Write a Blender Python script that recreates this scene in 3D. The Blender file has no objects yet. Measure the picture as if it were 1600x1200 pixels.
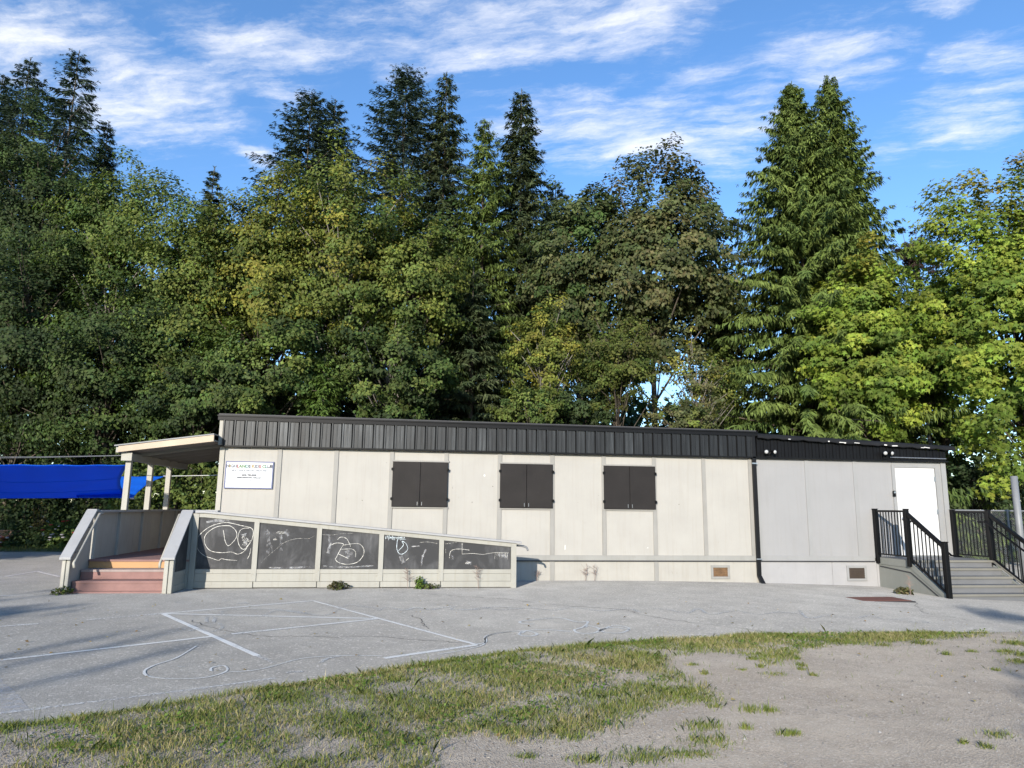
import bpy, math, random
import numpy as np
from mathutils import Vector, Matrix

random.seed(7)
RNG = np.random.default_rng(11)
SC = bpy.context.scene
COL = SC.collection

# ------------------------------------------------------------------ camera
FPX = 1110.0
CAM = np.array([4.2064, -16.2431, 1.59])
YAW, PITCH, ROLL = 0.13206, 0.17322, 0.01153


def cam_axes():
    f = np.array([math.sin(YAW) * math.cos(PITCH), math.cos(YAW) * math.cos(PITCH), math.sin(PITCH)])
    r = np.array([math.cos(YAW), -math.sin(YAW), 0.0])
    u = np.cross(r, f)
    c, s = math.cos(ROLL), math.sin(ROLL)
    return c * r + s * u, -s * r + c * u, f


AR, AU, AF = cam_axes()
cd = bpy.data.cameras.new('camera')
cd.sensor_fit = 'HORIZONTAL'
cd.sensor_width = 36.0
cd.lens = FPX / 1600 * 36
cd.clip_start = 0.05
cd.clip_end = 3000
cam = bpy.data.objects.new('camera', cd)
COL.objects.link(cam)
m = Matrix.Identity(4)
for i in range(3):
    m[i][0], m[i][1], m[i][2], m[i][3] = AR[i], AU[i], -AF[i], CAM[i]
cam.matrix_world = m
SC.camera = cam

SUN_AZ = math.radians(25.0)      # light travels towards +Y, turned this much to +X
SUN_EL = math.radians(17.0)
SKY_STRENGTH = 0.125
SUN_STRENGTH = 3.4
SC.view_settings.view_transform = 'Standard'
SC.view_settings.look = 'None'
SC.view_settings.exposure = 1.08
SC.view_settings.gamma = 1.0
SC.view_settings.use_curve_mapping = False
SC.cycles.max_bounces = 6
SC.cycles.diffuse_bounces = 3
SC.cycles.transparent_max_bounces = 8


def ray(x, y):
    return AF + (x - 800) / FPX * AR - (y - 600) / FPX * AU


def onY(x, y, Y):
    d = ray(x, y)
    return CAM + d * (Y - CAM[1]) / d[1]


def onX(x, y, X):
    d = ray(x, y)
    return CAM + d * (X - CAM[0]) / d[0]


def gz(X, Y=0):
    t = np.minimum(np.maximum(X - 7.3, 0), 11.0)
    return -0.0024 * t * t


def onG(x, y, dz=0.0):
    z = 0.0
    d = ray(x, y)
    for _ in range(6):
        p = CAM + d * (z + dz - CAM[2]) / d[2]
        z = float(gz(p[0]))
    return CAM + d * (z + dz - CAM[2]) / d[2]


def to_px(P):
    D = P - CAM
    zz = D @ AF
    return 800 + FPX * (D @ AR) / zz, 600 - FPX * (D @ AU) / zz


# ------------------------------------------------------------------ node helper
class NT:
    def __init__(s, tree):
        s.t = tree
        s.n = tree.nodes
        s.l = tree.links

    def new(s, kind, **kw):
        nd = s.n.new(kind)
        for k, v in kw.items():
            setattr(nd, k, v)
        return nd

    def link(s, a, b):
        s.l.new(a, b)

    def val(s, sock, v):
        if hasattr(v, 'is_output'):
            s.l.new(v, sock)
        else:
            sock.default_value = v

    def math(s, op, a, b=0.5, clamp=False, c=None):
        nd = s.new('ShaderNodeMath', operation=op, use_clamp=clamp)
        s.val(nd.inputs[0], a)
        s.val(nd.inputs[1], b)
        if c is not None:
            s.val(nd.inputs[2], c)
        return nd.outputs[0]

    def noise(s, vec, scale, detail=4, rough=0.55, dist=0.0, out=0):
        nd = s.new('ShaderNodeTexNoise')
        nd.inputs['Scale'].default_value = scale
        nd.inputs['Detail'].default_value = detail
        nd.inputs['Roughness'].default_value = rough
        nd.inputs['Distortion'].default_value = dist
        if vec is not None:
            s.l.new(vec, nd.inputs['Vector'])
        return nd.outputs[out]

    def ramp(s, fac, stops):
        nd = s.new('ShaderNodeValToRGB')
        el = nd.color_ramp.elements
        while len(el) < len(stops):
            el.new(0.5)
        for e, (p, c) in zip(el, stops):
            e.position = p
            e.color = (c[0], c[1], c[2], 1) if hasattr(c, '__len__') else (c, c, c, 1)
        s.l.new(fac, nd.inputs[0])
        return nd.outputs[0]

    def mix(s, fac, a, b, mode='MIX'):
        nd = s.new('ShaderNodeMix', data_type='RGBA', blend_type=mode)
        s.val(nd.inputs[0], fac)
        for sock, v in ((nd.inputs[6], a), (nd.inputs[7], b)):
            if hasattr(v, 'is_output'):
                s.l.new(v, sock)
            else:
                sock.default_value = (v[0], v[1], v[2], 1)
        return nd.outputs[2]

    def mapping(s, vec, scale=(1, 1, 1), loc=(0, 0, 0), rot=(0, 0, 0), kind='POINT'):
        nd = s.new('ShaderNodeMapping', vector_type=kind)
        nd.inputs['Location'].default_value = loc
        nd.inputs['Rotation'].default_value = rot
        nd.inputs['Scale'].default_value = scale
        s.l.new(vec, nd.inputs['Vector'])
        return nd.outputs[0]


# ------------------------------------------------------------------ world: sky with cirrus
world = bpy.data.worlds.new('World')
SC.world = world
world.use_nodes = True
W = NT(world.node_tree)
W.n.clear()
sky = W.new('ShaderNodeTexSky', sky_type='NISHITA', sun_disc=False)
sky.sun_elevation = SUN_EL
# direction TO the sun is (-sin az, -cos az); rotation is measured clockwise from +Y
sky.sun_rotation = math.atan2(-math.sin(SUN_AZ), -math.cos(SUN_AZ))
sky.altitude = 0
sky.air_density = 1.0
sky.dust_density = 0.3
sky.ozone_density = 2.2
tc = W.new('ShaderNodeTexCoord')
sep = W.new('ShaderNodeSeparateXYZ')
W.link(tc.outputs['Generated'], sep.inputs[0])
zc = W.math('MAXIMUM', sep.outputs[2], 0.06)
uu = W.math('DIVIDE', sep.outputs[0], zc)
vv = W.math('DIVIDE', sep.outputs[1], zc)
cmb = W.new('ShaderNodeCombineXYZ')
W.link(uu, cmb.inputs[0])
W.link(vv, cmb.inputs[1])
uv = cmb.outputs[0]
wn = W.noise(uv, 3.0, 6, 0.62, out=1)
sub = W.new('ShaderNodeVectorMath', operation='SUBTRACT')
W.link(wn, sub.inputs[0])
sub.inputs[1].default_value = (0.5, 0.5, 0.5)
scl = W.new('ShaderNodeVectorMath', operation='MULTIPLY')
W.link(sub.outputs[0], scl.inputs[0])
scl.inputs[1].default_value = (0.26, 0.30, 0)
addv = W.new('ShaderNodeVectorMath', operation='ADD')
W.link(uv, addv.inputs[0])
W.link(scl.outputs[0], addv.inputs[1])
uvw = addv.outputs[0]
# cirrus banks: (x0, y0, x1, y1, half width, weight) read off the photograph as sky directions
banks = [(-60, 30, 130, 95, 62, 1.0), (40, 120, 350, 165, 60, .95), (230, 100, 520, 62, 34, .8),
         (480, 60, 660, 25, 34, .7), (620, 80, 930, 45, 55, 1.0), (700, 25, 1120, 0, 40, .85),
         (880, 85, 1130, 45, 30, .6), (820, 205, 1215, 185, 40, .95), (950, 225, 1190, 258, 22, .85),
         (1170, 125, 1420, 85, 46, .62), (1420, 205, 1620, 165, 34, .85), (1480, 95, 1640, 55, 30, .75),
         (365, 246, 430, 238, 22, .8), (1400, 22, 1520, -6, 18, .75), (400, 165, 500, 125, 24, .55),
         (1330, 235, 1460, 230, 20, .5), (140, 175, 330, 195, 34, .75)]
msk = None
for (x0, y0, x1, y1, w, k) in banks:
    def guv(x, y):
        d = ray(x, y)
        return d[:2] / d[2]
    a, b = guv(x0, y0), guv(x1, y1)
    c = (a + b) / 2
    ev = b - a
    L = np.linalg.norm(ev) / 2 * 1.7
    ang = math.atan2(ev[1], ev[0])
    n = np.array([-ev[1], ev[0]]) / np.linalg.norm(ev)
    cxp, cyp = (x0 + x1) / 2, (y0 + y1) / 2
    wd = abs((guv(cxp, cyp - w) - guv(cxp, cyp + w)) @ n) / 2 * 2.5
    mp = W.mapping(uvw, (L, max(wd, .03), 1), (c[0], c[1], 0), (0, 0, ang), 'TEXTURE')
    g = W.new('ShaderNodeTexGradient', gradient_type='SPHERICAL')
    W.link(mp, g.inputs[0])
    gv = W.math('MULTIPLY', g.outputs[1], 1.25 * k)
    gv = W.math('MINIMUM', gv, k)
    msk = gv if msk is None else W.math('MAXIMUM', msk, gv)
# the same kind of cirrus goes on outside the frame
far = W.noise(W.mapping(uvw, (0.55, 1.0, 1), rot=(0, 0, .25)), 1.1, 2, .5)
far = W.math('MULTIPLY', W.math('SUBTRACT', far, .53, True), 2.2, True)
inframe = W.math('MULTIPLY', W.math('LESS_THAN', W.math('ABSOLUTE', W.math('SUBTRACT', uu, .2)), 1.35),
                 W.math('GREATER_THAN', vv, 1.05))
far = W.math('MULTIPLY', far, W.math('SUBTRACT', 1.0, inframe))
msk = W.math('MAXIMUM', msk, far)
w2 = W.new('ShaderNodeVectorMath', operation='MULTIPLY')
W.link(sub.outputs[0], w2.inputs[0])
w2.inputs[1].default_value = (0.12, 0.12, 0)
a2 = W.new('ShaderNodeVectorMath', operation='ADD')
W.link(uv, a2.inputs[0])
W.link(w2.outputs[0], a2.inputs[1])
uf = a2.outputs[0]
f1 = W.noise(W.mapping(uf, (2.0, 1.0, 1), rot=(0, 0, -.45), kind='TEXTURE'), 5.0, 12, .66)
f2 = W.noise(W.mapping(uf, (3.6, 1.0, 1), rot=(0, 0, -.30), kind='TEXTURE'), 13.0, 10, .66)
ff = W.math('ADD', W.math('MULTIPLY', f1, .6), W.math('MULTIPLY', f2, .4))
den = W.math('ADD', W.math('MULTIPLY', W.math('SUBTRACT', ff, .5), 4.2), W.math('MULTIPLY', msk, .84))
fib = W.new('ShaderNodeMapRange', interpolation_type='SMOOTHSTEP')
W.link(den, fib.inputs[0])
fib.inputs[1].default_value = 0.12
fib.inputs[2].default_value = 1.50
soft = W.new('ShaderNodeMapRange', interpolation_type='SMOOTHSTEP')
W.link(msk, soft.inputs[0])
soft.inputs[1].default_value = 0.0
soft.inputs[2].default_value = 0.42
cfac = W.math('MULTIPLY', W.math('MULTIPLY', fib.outputs[0], soft.outputs[0]), .92)
hs = W.new('ShaderNodeHueSaturation')
hs.inputs['Saturation'].default_value = 1.12
hs.inputs['Value'].default_value = 1.0
W.link(sky.outputs[0], hs.inputs['Color'])
skyt = W.mix(1.0, hs.outputs[0], (.84, .93, 1.06), 'MULTIPLY')
skyc = W.mix(cfac, skyt, (4.6, 4.6, 4.7))
bg = W.new('ShaderNodeBackground')
bg.inputs[1].default_value = SKY_STRENGTH
W.link(skyc, bg.inputs[0])
wo = W.new('ShaderNodeOutputWorld')
W.link(bg.outputs[0], wo.inputs[0])

# ------------------------------------------------------------------ sun
sl = bpy.data.lights.new('sun', 'SUN')
sl.energy = SUN_STRENGTH
sl.angle = math.radians(0.53)
sl.color = (1.0, 0.925, 0.82)
sun = bpy.data.objects.new('sun', sl)
COL.objects.link(sun)
SUND = Vector((math.sin(SUN_AZ) * math.cos(SUN_EL), math.cos(SUN_AZ) * math.cos(SUN_EL), -math.sin(SUN_EL)))
sun.rotation_euler = SUND.to_track_quat('-Z', 'Y').to_euler()
sun.location = (-10, -30, 20)

# ------------------------------------------------------------------ materials
MATS = {}


def newmat(name):
    mt = bpy.data.materials.new(name)
    mt.use_nodes = True
    t = NT(mt.node_tree)
    b = t.n['Principled BSDF']
    MATS[name] = mt
    g = t.new('ShaderNodeNewGeometry')
    return mt, t, b, g.outputs['Position']


def bump(t, b, h, strength=.2, dist=.01):
    nd = t.new('ShaderNodeBump')
    nd.inputs['Strength'].default_value = strength
    nd.inputs['Distance'].default_value = dist
    t.link(h, nd.inputs['Height'])
    t.link(nd.outputs[0], b.inputs['Normal'])


def paint(name, c, rough=.6, var=.10, streak=.0, speck=.0, bumps=.15, grain=None, dirt=(.25, .21, .16), scale=2.0):
    mt, t, b, pos = newmat(name)
    n1 = t.noise(pos, scale, 6, .6)
    col = t.mix(t.ramp(n1, [(.3, 0), (.75, 1)]), tuple(x * (1 - var) for x in c), tuple(min(1, x * (1 + var * .6)) for x in c))
    if streak:
        n2 = t.noise(t.mapping(pos, (14, 14, .7)), 1.0, 5, .65)
        col = t.mix(t.math('MULTIPLY', t.ramp(n2, [(.5, 0), (.75, 1)]), streak), col, tuple(x * y * 2.2 for x, y in zip(c, dirt)))
    if speck:
        n3 = t.noise(pos, 9, 7, .7)
        col = t.mix(t.math('MULTIPLY', t.ramp(n3, [(.62, 0), (.70, 1)]), speck), col, tuple(x * y * 1.8 for x, y in zip(c, dirt)))
    t.link(col, b.inputs['Base Color'])
    b.inputs['Roughness'].default_value = rough
    if grain:
        hn = t.noise(t.mapping(pos, grain), 1.0, 6, .65)
    else:
        hn = t.noise(pos, 60, 5, .7)
    if bumps:
        bump(t, b, hn, bumps, .006)
    return mt


paint('wall_cream', (0.3466, 0.3322, 0.3014), .75, .08, .17, .14, .25, scale=1.3)
paint('batten_grey', (0.252, 0.244, 0.224), .65, .10, .25, .12, .2)
paint('belt_grey', (0.264, 0.26, 0.24), .65, .10, .2, .2, .2)
paint('skirt_cream', (0.342, 0.3268, 0.2926), .75, .09, .25, .3, .25)
paint('annex_grey', (0.2616, 0.2595, 0.2581), .7, .06, .13, .08, .22, scale=1.3)
paint('annex_trim', (0.2535, 0.2535, 0.2498), .65, .07, .1, .1, .2)
paint('annex_skirt', (0.3005, 0.2967, 0.2967), .75, .08, .1, .2, .2)
paint('door_white', (0.5376, 0.5376, 0.5286), .4, .03, .05, .0, .05)
paint('frame_white', (0.576, 0.568, 0.544), .5, .05, .1, .1, .1)
paint('shutter_dark', (0.0198, 0.0174, 0.0165), .6, .25, .0, .25, .35, grain=(60, 60, 4), dirt=(1.4, 1.3, 1.3))
paint('ramp_paint', (0.3, 0.292, 0.256), .65, .10, .3, .45, .35, grain=(6, 6, 70))
paint('ramp_cap', (0.296, 0.296, 0.296), .6, .12, .1, .35, .35, grain=(5, 60, 60))
paint('parapet_grey', (.36, .345, .31), .75, .10, .2, .2, .3, grain=(50, 50, 5))
paint('raw_timber', (0.448, 0.36, 0.264), .7, .14, .0, .5, .3, grain=(5, 60, 60), dirt=(.5, .42, .35))
paint('soffit', (.30, .285, .25), .8, .1, .0, .1, .1)
paint('post_paint', (0.344, 0.328, 0.284), .65, .10, .3, .25, .3, grain=(60, 60, 5))
paint('tread_pink', (0.24, 0.1344, 0.1184), .85, .16, .0, .3, .5, scale=5)
paint('riser_orange', (0.4, 0.228, 0.1), .7, .10, .0, .15, .3, grain=(6, 60, 60), dirt=(.5, .4, .3))
paint('tread_grey', (.30, .24, .22), .85, .2, .0, .3, .5, scale=5)
paint('stair_paint', (0.216, 0.22, 0.196), .6, .08, .15, .15, .2)
paint('stair_grey', (.13, .132, .135), .6, .12, .0, .2, .3)
paint('nosing', (0.168, 0.16, 0.136), .6, .15, .0, .3, .2)
paint('rail_black', (0.0048, 0.0048, 0.0052), .45, .2, .0, .0, .05)
paint('black_trim', (0.0056, 0.0056, 0.0062), .45, .25, .0, .15, .1, dirt=(2, 2, 2))
paint('flashing', (.05, .05, .053), .5, .25, .0, .3, .2, dirt=(2, 2, 2))
paint('roof_felt', (0.0128, 0.0136, 0.0152), .75, .3, .1, .3, .4)
paint('downspout', (.010, .010, .011), .4, .2, .0, .1, .1, dirt=(2, 2, 2))
paint('vent_dark', (.05, .035, .025), .6, .3, .0, .3, .3)
paint('vent_rust', (.15, .085, .04), .8, .35, .0, .5, .4, scale=18)
paint('steel', (.45, .46, .47), .35, .1, .0, .1, .05)
MATS['steel'].node_tree.nodes['Principled BSDF'].inputs['Metallic'].default_value = .8
paint('galv', (0.175, 0.182, 0.189), .5, .15, .0, .2, .1)
paint('lamp_glass', (.40, .40, .39), .15, .02, 0, 0, 0)
paint('sign_white', (0.5376, 0.5555, 0.5734), .35, .02, 0, 0, 0)
paint('sign_blue', (.05, .065, .17), .4, .1, 0, 0, 0)
for nm, cc in (('ink_dark', (0.028, 0.033, 0.044)), ('ink_teal', (0.066, 0.165, 0.154)), ('ink_green', (0.072, 0.154, 0.055)),
               ('ink_red', (0.231, 0.055, 0.05)), ('ink_grey', (0.121, 0.132, 0.154)), ('ink_pale', (0.264, 0.264, 0.286)), ('ink_gold', (0.248, 0.176, 0.055))):
    paint(nm, cc, .5, .02, 0, 0, 0)
for nm in ('shutter_dark', 'rail_black', 'black_trim', 'flashing', 'roof_felt', 'downspout'):
    MATS[nm].node_tree.nodes['Principled BSDF'].inputs['Specular IOR Level'].default_value = .18
paint('plate_rust', (.16, .055, .035), .8, .25, 0, .4, .5, scale=12)
paint('rope_white', (.55, .55, .52), .7, .1, 0, 0, 0)
paint('bark', (.085, .068, .05), .9, .35, 0, .4, .7, grain=(14, 14, 3), scale=3)
paint('bark_pale', (.19, .17, .145), .9, .3, 0, .4, .6, grain=(14, 14, 3), scale=3)
paint('planter_wood', (.22, .13, .085), .8, .2, 0, .3, .4, grain=(5, 60, 60))
paint('soil', (.04, .03, .022), .95, .3, 0, 0, .5, scale=12)
paint('red_petal', (.30, .03, .03), .5, .2, 0, 0, 0)
paint('white_petal', (.35, .32, .33), .5, .1, 0, 0, 0)
paint('crack', (.035, .035, .036), .95, .2, 0, 0, 0)
paint('pot_terracotta', (.30, .10, .07), .8, .2, 0, .2, .2)

# blue shade cloth: woven, lets some light through
mt, t, b, pos = newmat('sail_cloth')
wv = t.noise(t.mapping(pos, (1, 1, 1)), 3, 4, .5)
colr = t.mix(wv, (.008, .20, .80), (.010, .23, .86))
t.link(colr, b.inputs['Base Color'])
b.inputs['Roughness'].default_value = .7
trl = t.new('ShaderNodeBsdfTranslucent')
t.link(colr, trl.inputs[0])
mxs = t.new('ShaderNodeMixShader')
mxs.inputs[0].default_value = .62
t.link(b.outputs[0], mxs.inputs[1])
t.link(trl.outputs[0], mxs.inputs[2])
t.link(mxs.outputs[0], t.n['Material Output'].inputs[0])

# black ribbed metal with chalky vertical weathering
mt, t, b, pos = newmat('fascia_metal')
oi = t.new('ShaderNodeObjectInfo')
st = t.noise(t.mapping(pos, (22, 22, 1.1)), 1.0, 6, .7)
st2 = t.noise(t.mapping(pos, (3.2, 3.2, .5)), 1.0, 3, .5)
ft = t.math('ADD', t.math('MULTIPLY', st, .62), t.math('MULTIPLY', st2, .38))
ft = t.math('ADD', ft, t.math('MULTIPLY', t.math('SUBTRACT', oi.outputs['Random'], .5), .10))
sx = t.new('ShaderNodeSeparateXYZ')
t.link(pos, sx.inputs[0])
fade = t.math('MULTIPLY', t.math('SUBTRACT', 9.0, sx.outputs[0]), .012)
ft = t.math('ADD', ft, fade)
t.link(t.ramp(ft, [(.44, (.006, .0065, .007)), (.60, (.022, .0245, .026)), (.80, (.085, .092, .096))]), b.inputs['Base Color'])
b.inputs['Roughness'].default_value = .5
b.inputs['Metallic'].default_value = .15
bump(t, b, st, .08, .004)

# chalkboard paint with wiped chalk dust
mt, t, b, pos = newmat('chalkboard')
n1 = t.noise(t.mapping(pos, (1.4, 1, 1.1)), 1.6, 7, .65, .5)
n2 = t.noise(t.mapping(pos, (16, 16, 2.0)), 1.0, 5, .7)
fz = t.math('MULTIPLY', t.ramp(n1, [(.45, 0), (.80, 1)]), t.ramp(n2, [(.35, .25), (.75, 1)]))
t.link(t.mix(t.math('MULTIPLY', fz, .55), (.030, .030, .031), (.26, .26, .265)), b.inputs['Base Color'])
b.inputs['Roughness'].default_value = .8
bump(t, b, n2, .1, .003)


def coverage(name, c, lo, hi, scale=40, rough=.9, big=1.5):
    """worn paint or chalk: covers its sheet only in places"""
    mt, t, b, pos = newmat(name)
    b.inputs['Base Color'].default_value = (*c, 1)
    b.inputs['Roughness'].default_value = rough
    n = t.math('ADD', t.math('MULTIPLY', t.noise(pos, scale, 5, .7), .65), t.math('MULTIPLY', t.noise(pos, big, 3, .5), .35))
    f = t.ramp(n, [(lo, 0), (hi, 1)])
    tr = t.new('ShaderNodeBsdfTransparent')
    mx = t.new('ShaderNodeMixShader')
    t.link(f, mx.inputs[0])
    t.link(tr.outputs[0], mx.inputs[1])
    t.link(b.outputs[0], mx.inputs[2])
    t.link(mx.outputs[0], t.n['Material Output'].inputs[0])
    return mt


coverage('chalk_strong', (.66, .64, .58), .30, .50)
coverage('chalk_faint', (.56, .54, .49), .40, .60)
coverage('chalk_soft', (.55, .55, .56), .44, .80, 14)
coverage('chalk_blue', (.62, .70, .74), .30, .5)
coverage('line_paint', (.72, .69, .62), .28, .48, 30)
coverage('line_worn', (.66, .63, .57), .40, .60, 30)

# asphalt
mt, t, b, pos = newmat('asphalt')
big = t.noise(pos, .22, 5, .6)
mid = t.noise(pos, 1.6, 6, .65)
fine = t.noise(pos, 55, 3, .8)
sp = t.new('ShaderNodeTexVoronoi')
sp.inputs['Scale'].default_value = 48
t.link(pos, sp.inputs['Vector'])
c0 = t.mix(t.ramp(big, [(.32, 0), (.7, 1)]), (.235, .227, .207), (.315, .306, .282))
c0 = t.mix(t.math('MULTIPLY', t.ramp(mid, [(.42, 1), (.62, 0)]), .42), c0, (.150, .146, .136))
c0 = t.mix(t.math('MULTIPLY', t.ramp(fine, [(.35, 1), (.60, 0)]), .7), c0, (.095, .092, .085))
c0 = t.mix(t.math('MULTIPLY', t.ramp(sp.outputs['Color'], [(.72, 0), (.92, 1)]), .7), c0, (.40, .385, .355))
dust = t.noise(t.mapping(pos, (.9, 2.2, 1)), .8, 6, .7)
c0 = t.mix(t.math('MULTIPLY', t.ramp(dust, [(.55, 0), (.8, 1)]), .35), c0, (.32, .30, .265))
sa = t.new('ShaderNodeSeparateXYZ')
t.link(pos, sa.inputs[0])
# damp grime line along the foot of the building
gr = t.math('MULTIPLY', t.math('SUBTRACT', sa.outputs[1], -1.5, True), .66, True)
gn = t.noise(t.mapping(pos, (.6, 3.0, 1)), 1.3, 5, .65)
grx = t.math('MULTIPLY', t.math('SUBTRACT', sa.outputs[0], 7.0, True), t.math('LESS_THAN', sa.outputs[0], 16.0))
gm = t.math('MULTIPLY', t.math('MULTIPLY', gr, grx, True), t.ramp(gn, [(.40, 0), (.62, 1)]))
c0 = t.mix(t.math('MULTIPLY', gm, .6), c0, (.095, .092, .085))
t.link(c0, b.inputs['Base Color'])
b.inputs['Roughness'].default_value = .92
b.inputs['Diffuse Roughness'].default_value = 1.0
bump(t, b, t.math('ADD', fine, t.math('MULTIPLY', mid, .6)), .8, .012)

# dirt and gravel
mt, t, b, pos = newmat('dirt')
n1 = t.noise(pos, .7, 6, .6)
n2 = t.noise(pos, 9, 6, .7)
n3 = t.noise(pos, 60, 4, .75)
vo = t.new('ShaderNodeTexVoronoi')
vo.inputs['Scale'].default_value = 75
t.link(pos, vo.inputs['Vector'])
c0 = t.mix(t.ramp(n1, [(.3, 0), (.7, 1)]), (.275, .240, .196), (.375, .336, .283))
c0 = t.mix(t.math('MULTIPLY', t.ramp(n2, [(.4, 1), (.65, 0)]), .45), c0, (.205, .177, .143))
c0 = t.mix(t.math('MULTIPLY', t.ramp(n3, [(.40, 1), (.62, 0)]), .55), c0, (.135, .113, .09))
c0 = t.mix(t.math('MULTIPLY', t.ramp(vo.outputs['Color'], [(.70, 0), (.90, 1)]), .65), c0, (.38, .36, .32))
n4 = t.noise(t.mapping(pos, (1, 1.8, 1)), .9, 5, .6, .4)
c0 = t.mix(t.math('MULTIPLY', t.ramp(n4, [(.44, 0), (.66, 1)]), .4), c0, (.37, .33, .275))
t.link(c0, b.inputs['Base Color'])
b.inputs['Roughness'].default_value = .95
b.inputs['Diffuse Roughness'].default_value = 1.0
bump(t, b, t.math('ADD', t.math('ADD', n3, t.math('MULTIPLY', n2, .8)), t.math('MULTIPLY', vo.outputs['Distance'], .8)), .8, .016)

paint('forest_floor', (.055, .06, .03), .95, .4, 0, .3, .5, scale=.6)
paint('verge', (.085, .10, .04), .95, .3, 0, .3, .5, scale=1.5)


def leafmat(name, transl=.28, rough=.5, spec=.3):
    mt, t, b, pos = newmat(name)
    at = t.new('ShaderNodeAttribute', attribute_name='tint')
    b.inputs['Roughness'].default_value = rough
    b.inputs['Specular IOR Level'].default_value = spec
    t.link(at.outputs['Color'], b.inputs['Base Color'])
    tl = t.new('ShaderNodeBsdfTranslucent')
    t.link(t.mix(1.0, at.outputs['Color'], (1.15, 1.25, .6), 'MULTIPLY'), tl.inputs[0])
    mx = t.new('ShaderNodeMixShader')
    mx.inputs[0].default_value = transl
    t.link(b.outputs[0], mx.inputs[1])
    t.link(tl.outputs[0], mx.inputs[2])
    t.link(mx.outputs[0], t.n['Material Output'].inputs[0])
    return mt


leafmat('leaf', .34, .6, .12)
leafmat('needle', .12, .6, .2)
leafmat('grass_blade', .3, .6, .2)
mt, t, b, pos = newmat('stone_chip')
at = t.new('ShaderNodeAttribute', attribute_name='tint')
t.link(at.outputs['Color'], b.inputs['Base Color'])
b.inputs['Roughness'].default_value = .9

# ------------------------------------------------------------------ object helpers
ORIGIN = {}


def tag(o, label=None, cat=None, group=None, kind=None):
    if label:
        o['label'] = label
    if cat:
        o['category'] = cat
    if group:
        o['group'] = group
    if kind:
        o['kind'] = kind
    return o


def empty(name, loc, label, cat, group=None):
    o = bpy.data.objects.new(name, None)
    o.empty_display_size = .3
    o.location = loc
    COL.objects.link(o)
    ORIGIN[o.name] = np.array(loc, float)
    return tag(o, label, cat, group)


def link(name, me, parent=None, mat=None, loc=(0, 0, 0)):
    if mat is not None and not me.materials:
        me.materials.append(MATS[mat])
    o = bpy.data.objects.new(name, me)
    COL.objects.link(o)
    o.location = loc
    if parent is not None:
        o.parent = parent
        ORIGIN[o.name] = ORIGIN.get(parent.name, np.zeros(3))
    else:
        ORIGIN[o.name] = np.array(loc, float)
    return o


def fast_mesh(name, V, nper, F=None, tint=None, smooth=False):
    """V (n,3); faces: if F is None every nper verts is one polygon, else F (k,nper)"""
    me = bpy.data.meshes.new(name)
    V = np.asarray(V, np.float32)
    if F is None:
        F = np.arange(len(V), dtype=np.int32).reshape(-1, nper)
    F = np.asarray(F, np.int32)
    me.vertices.add(len(V))
    me.vertices.foreach_set('co', V.ravel())
    me.loops.add(F.size)
    me.loops.foreach_set('vertex_index', F.ravel())
    me.polygons.add(len(F))
    me.polygons.foreach_set('loop_start', np.arange(0, F.size, F.shape[1], dtype=np.int32))
    me.polygons.foreach_set('loop_total', np.full(len(F), F.shape[1], np.int32))
    if smooth:
        me.polygons.foreach_set('use_smooth', np.ones(len(F), bool))
    if tint is not None:
        at = me.attributes.new('tint', 'FLOAT_COLOR', 'POINT')
        c = np.ones((len(V), 4), np.float32)
        c[:, :3] = tint
        at.data.foreach_set('color', c.ravel())
    me.update(calc_edges=True)
    return me


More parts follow.
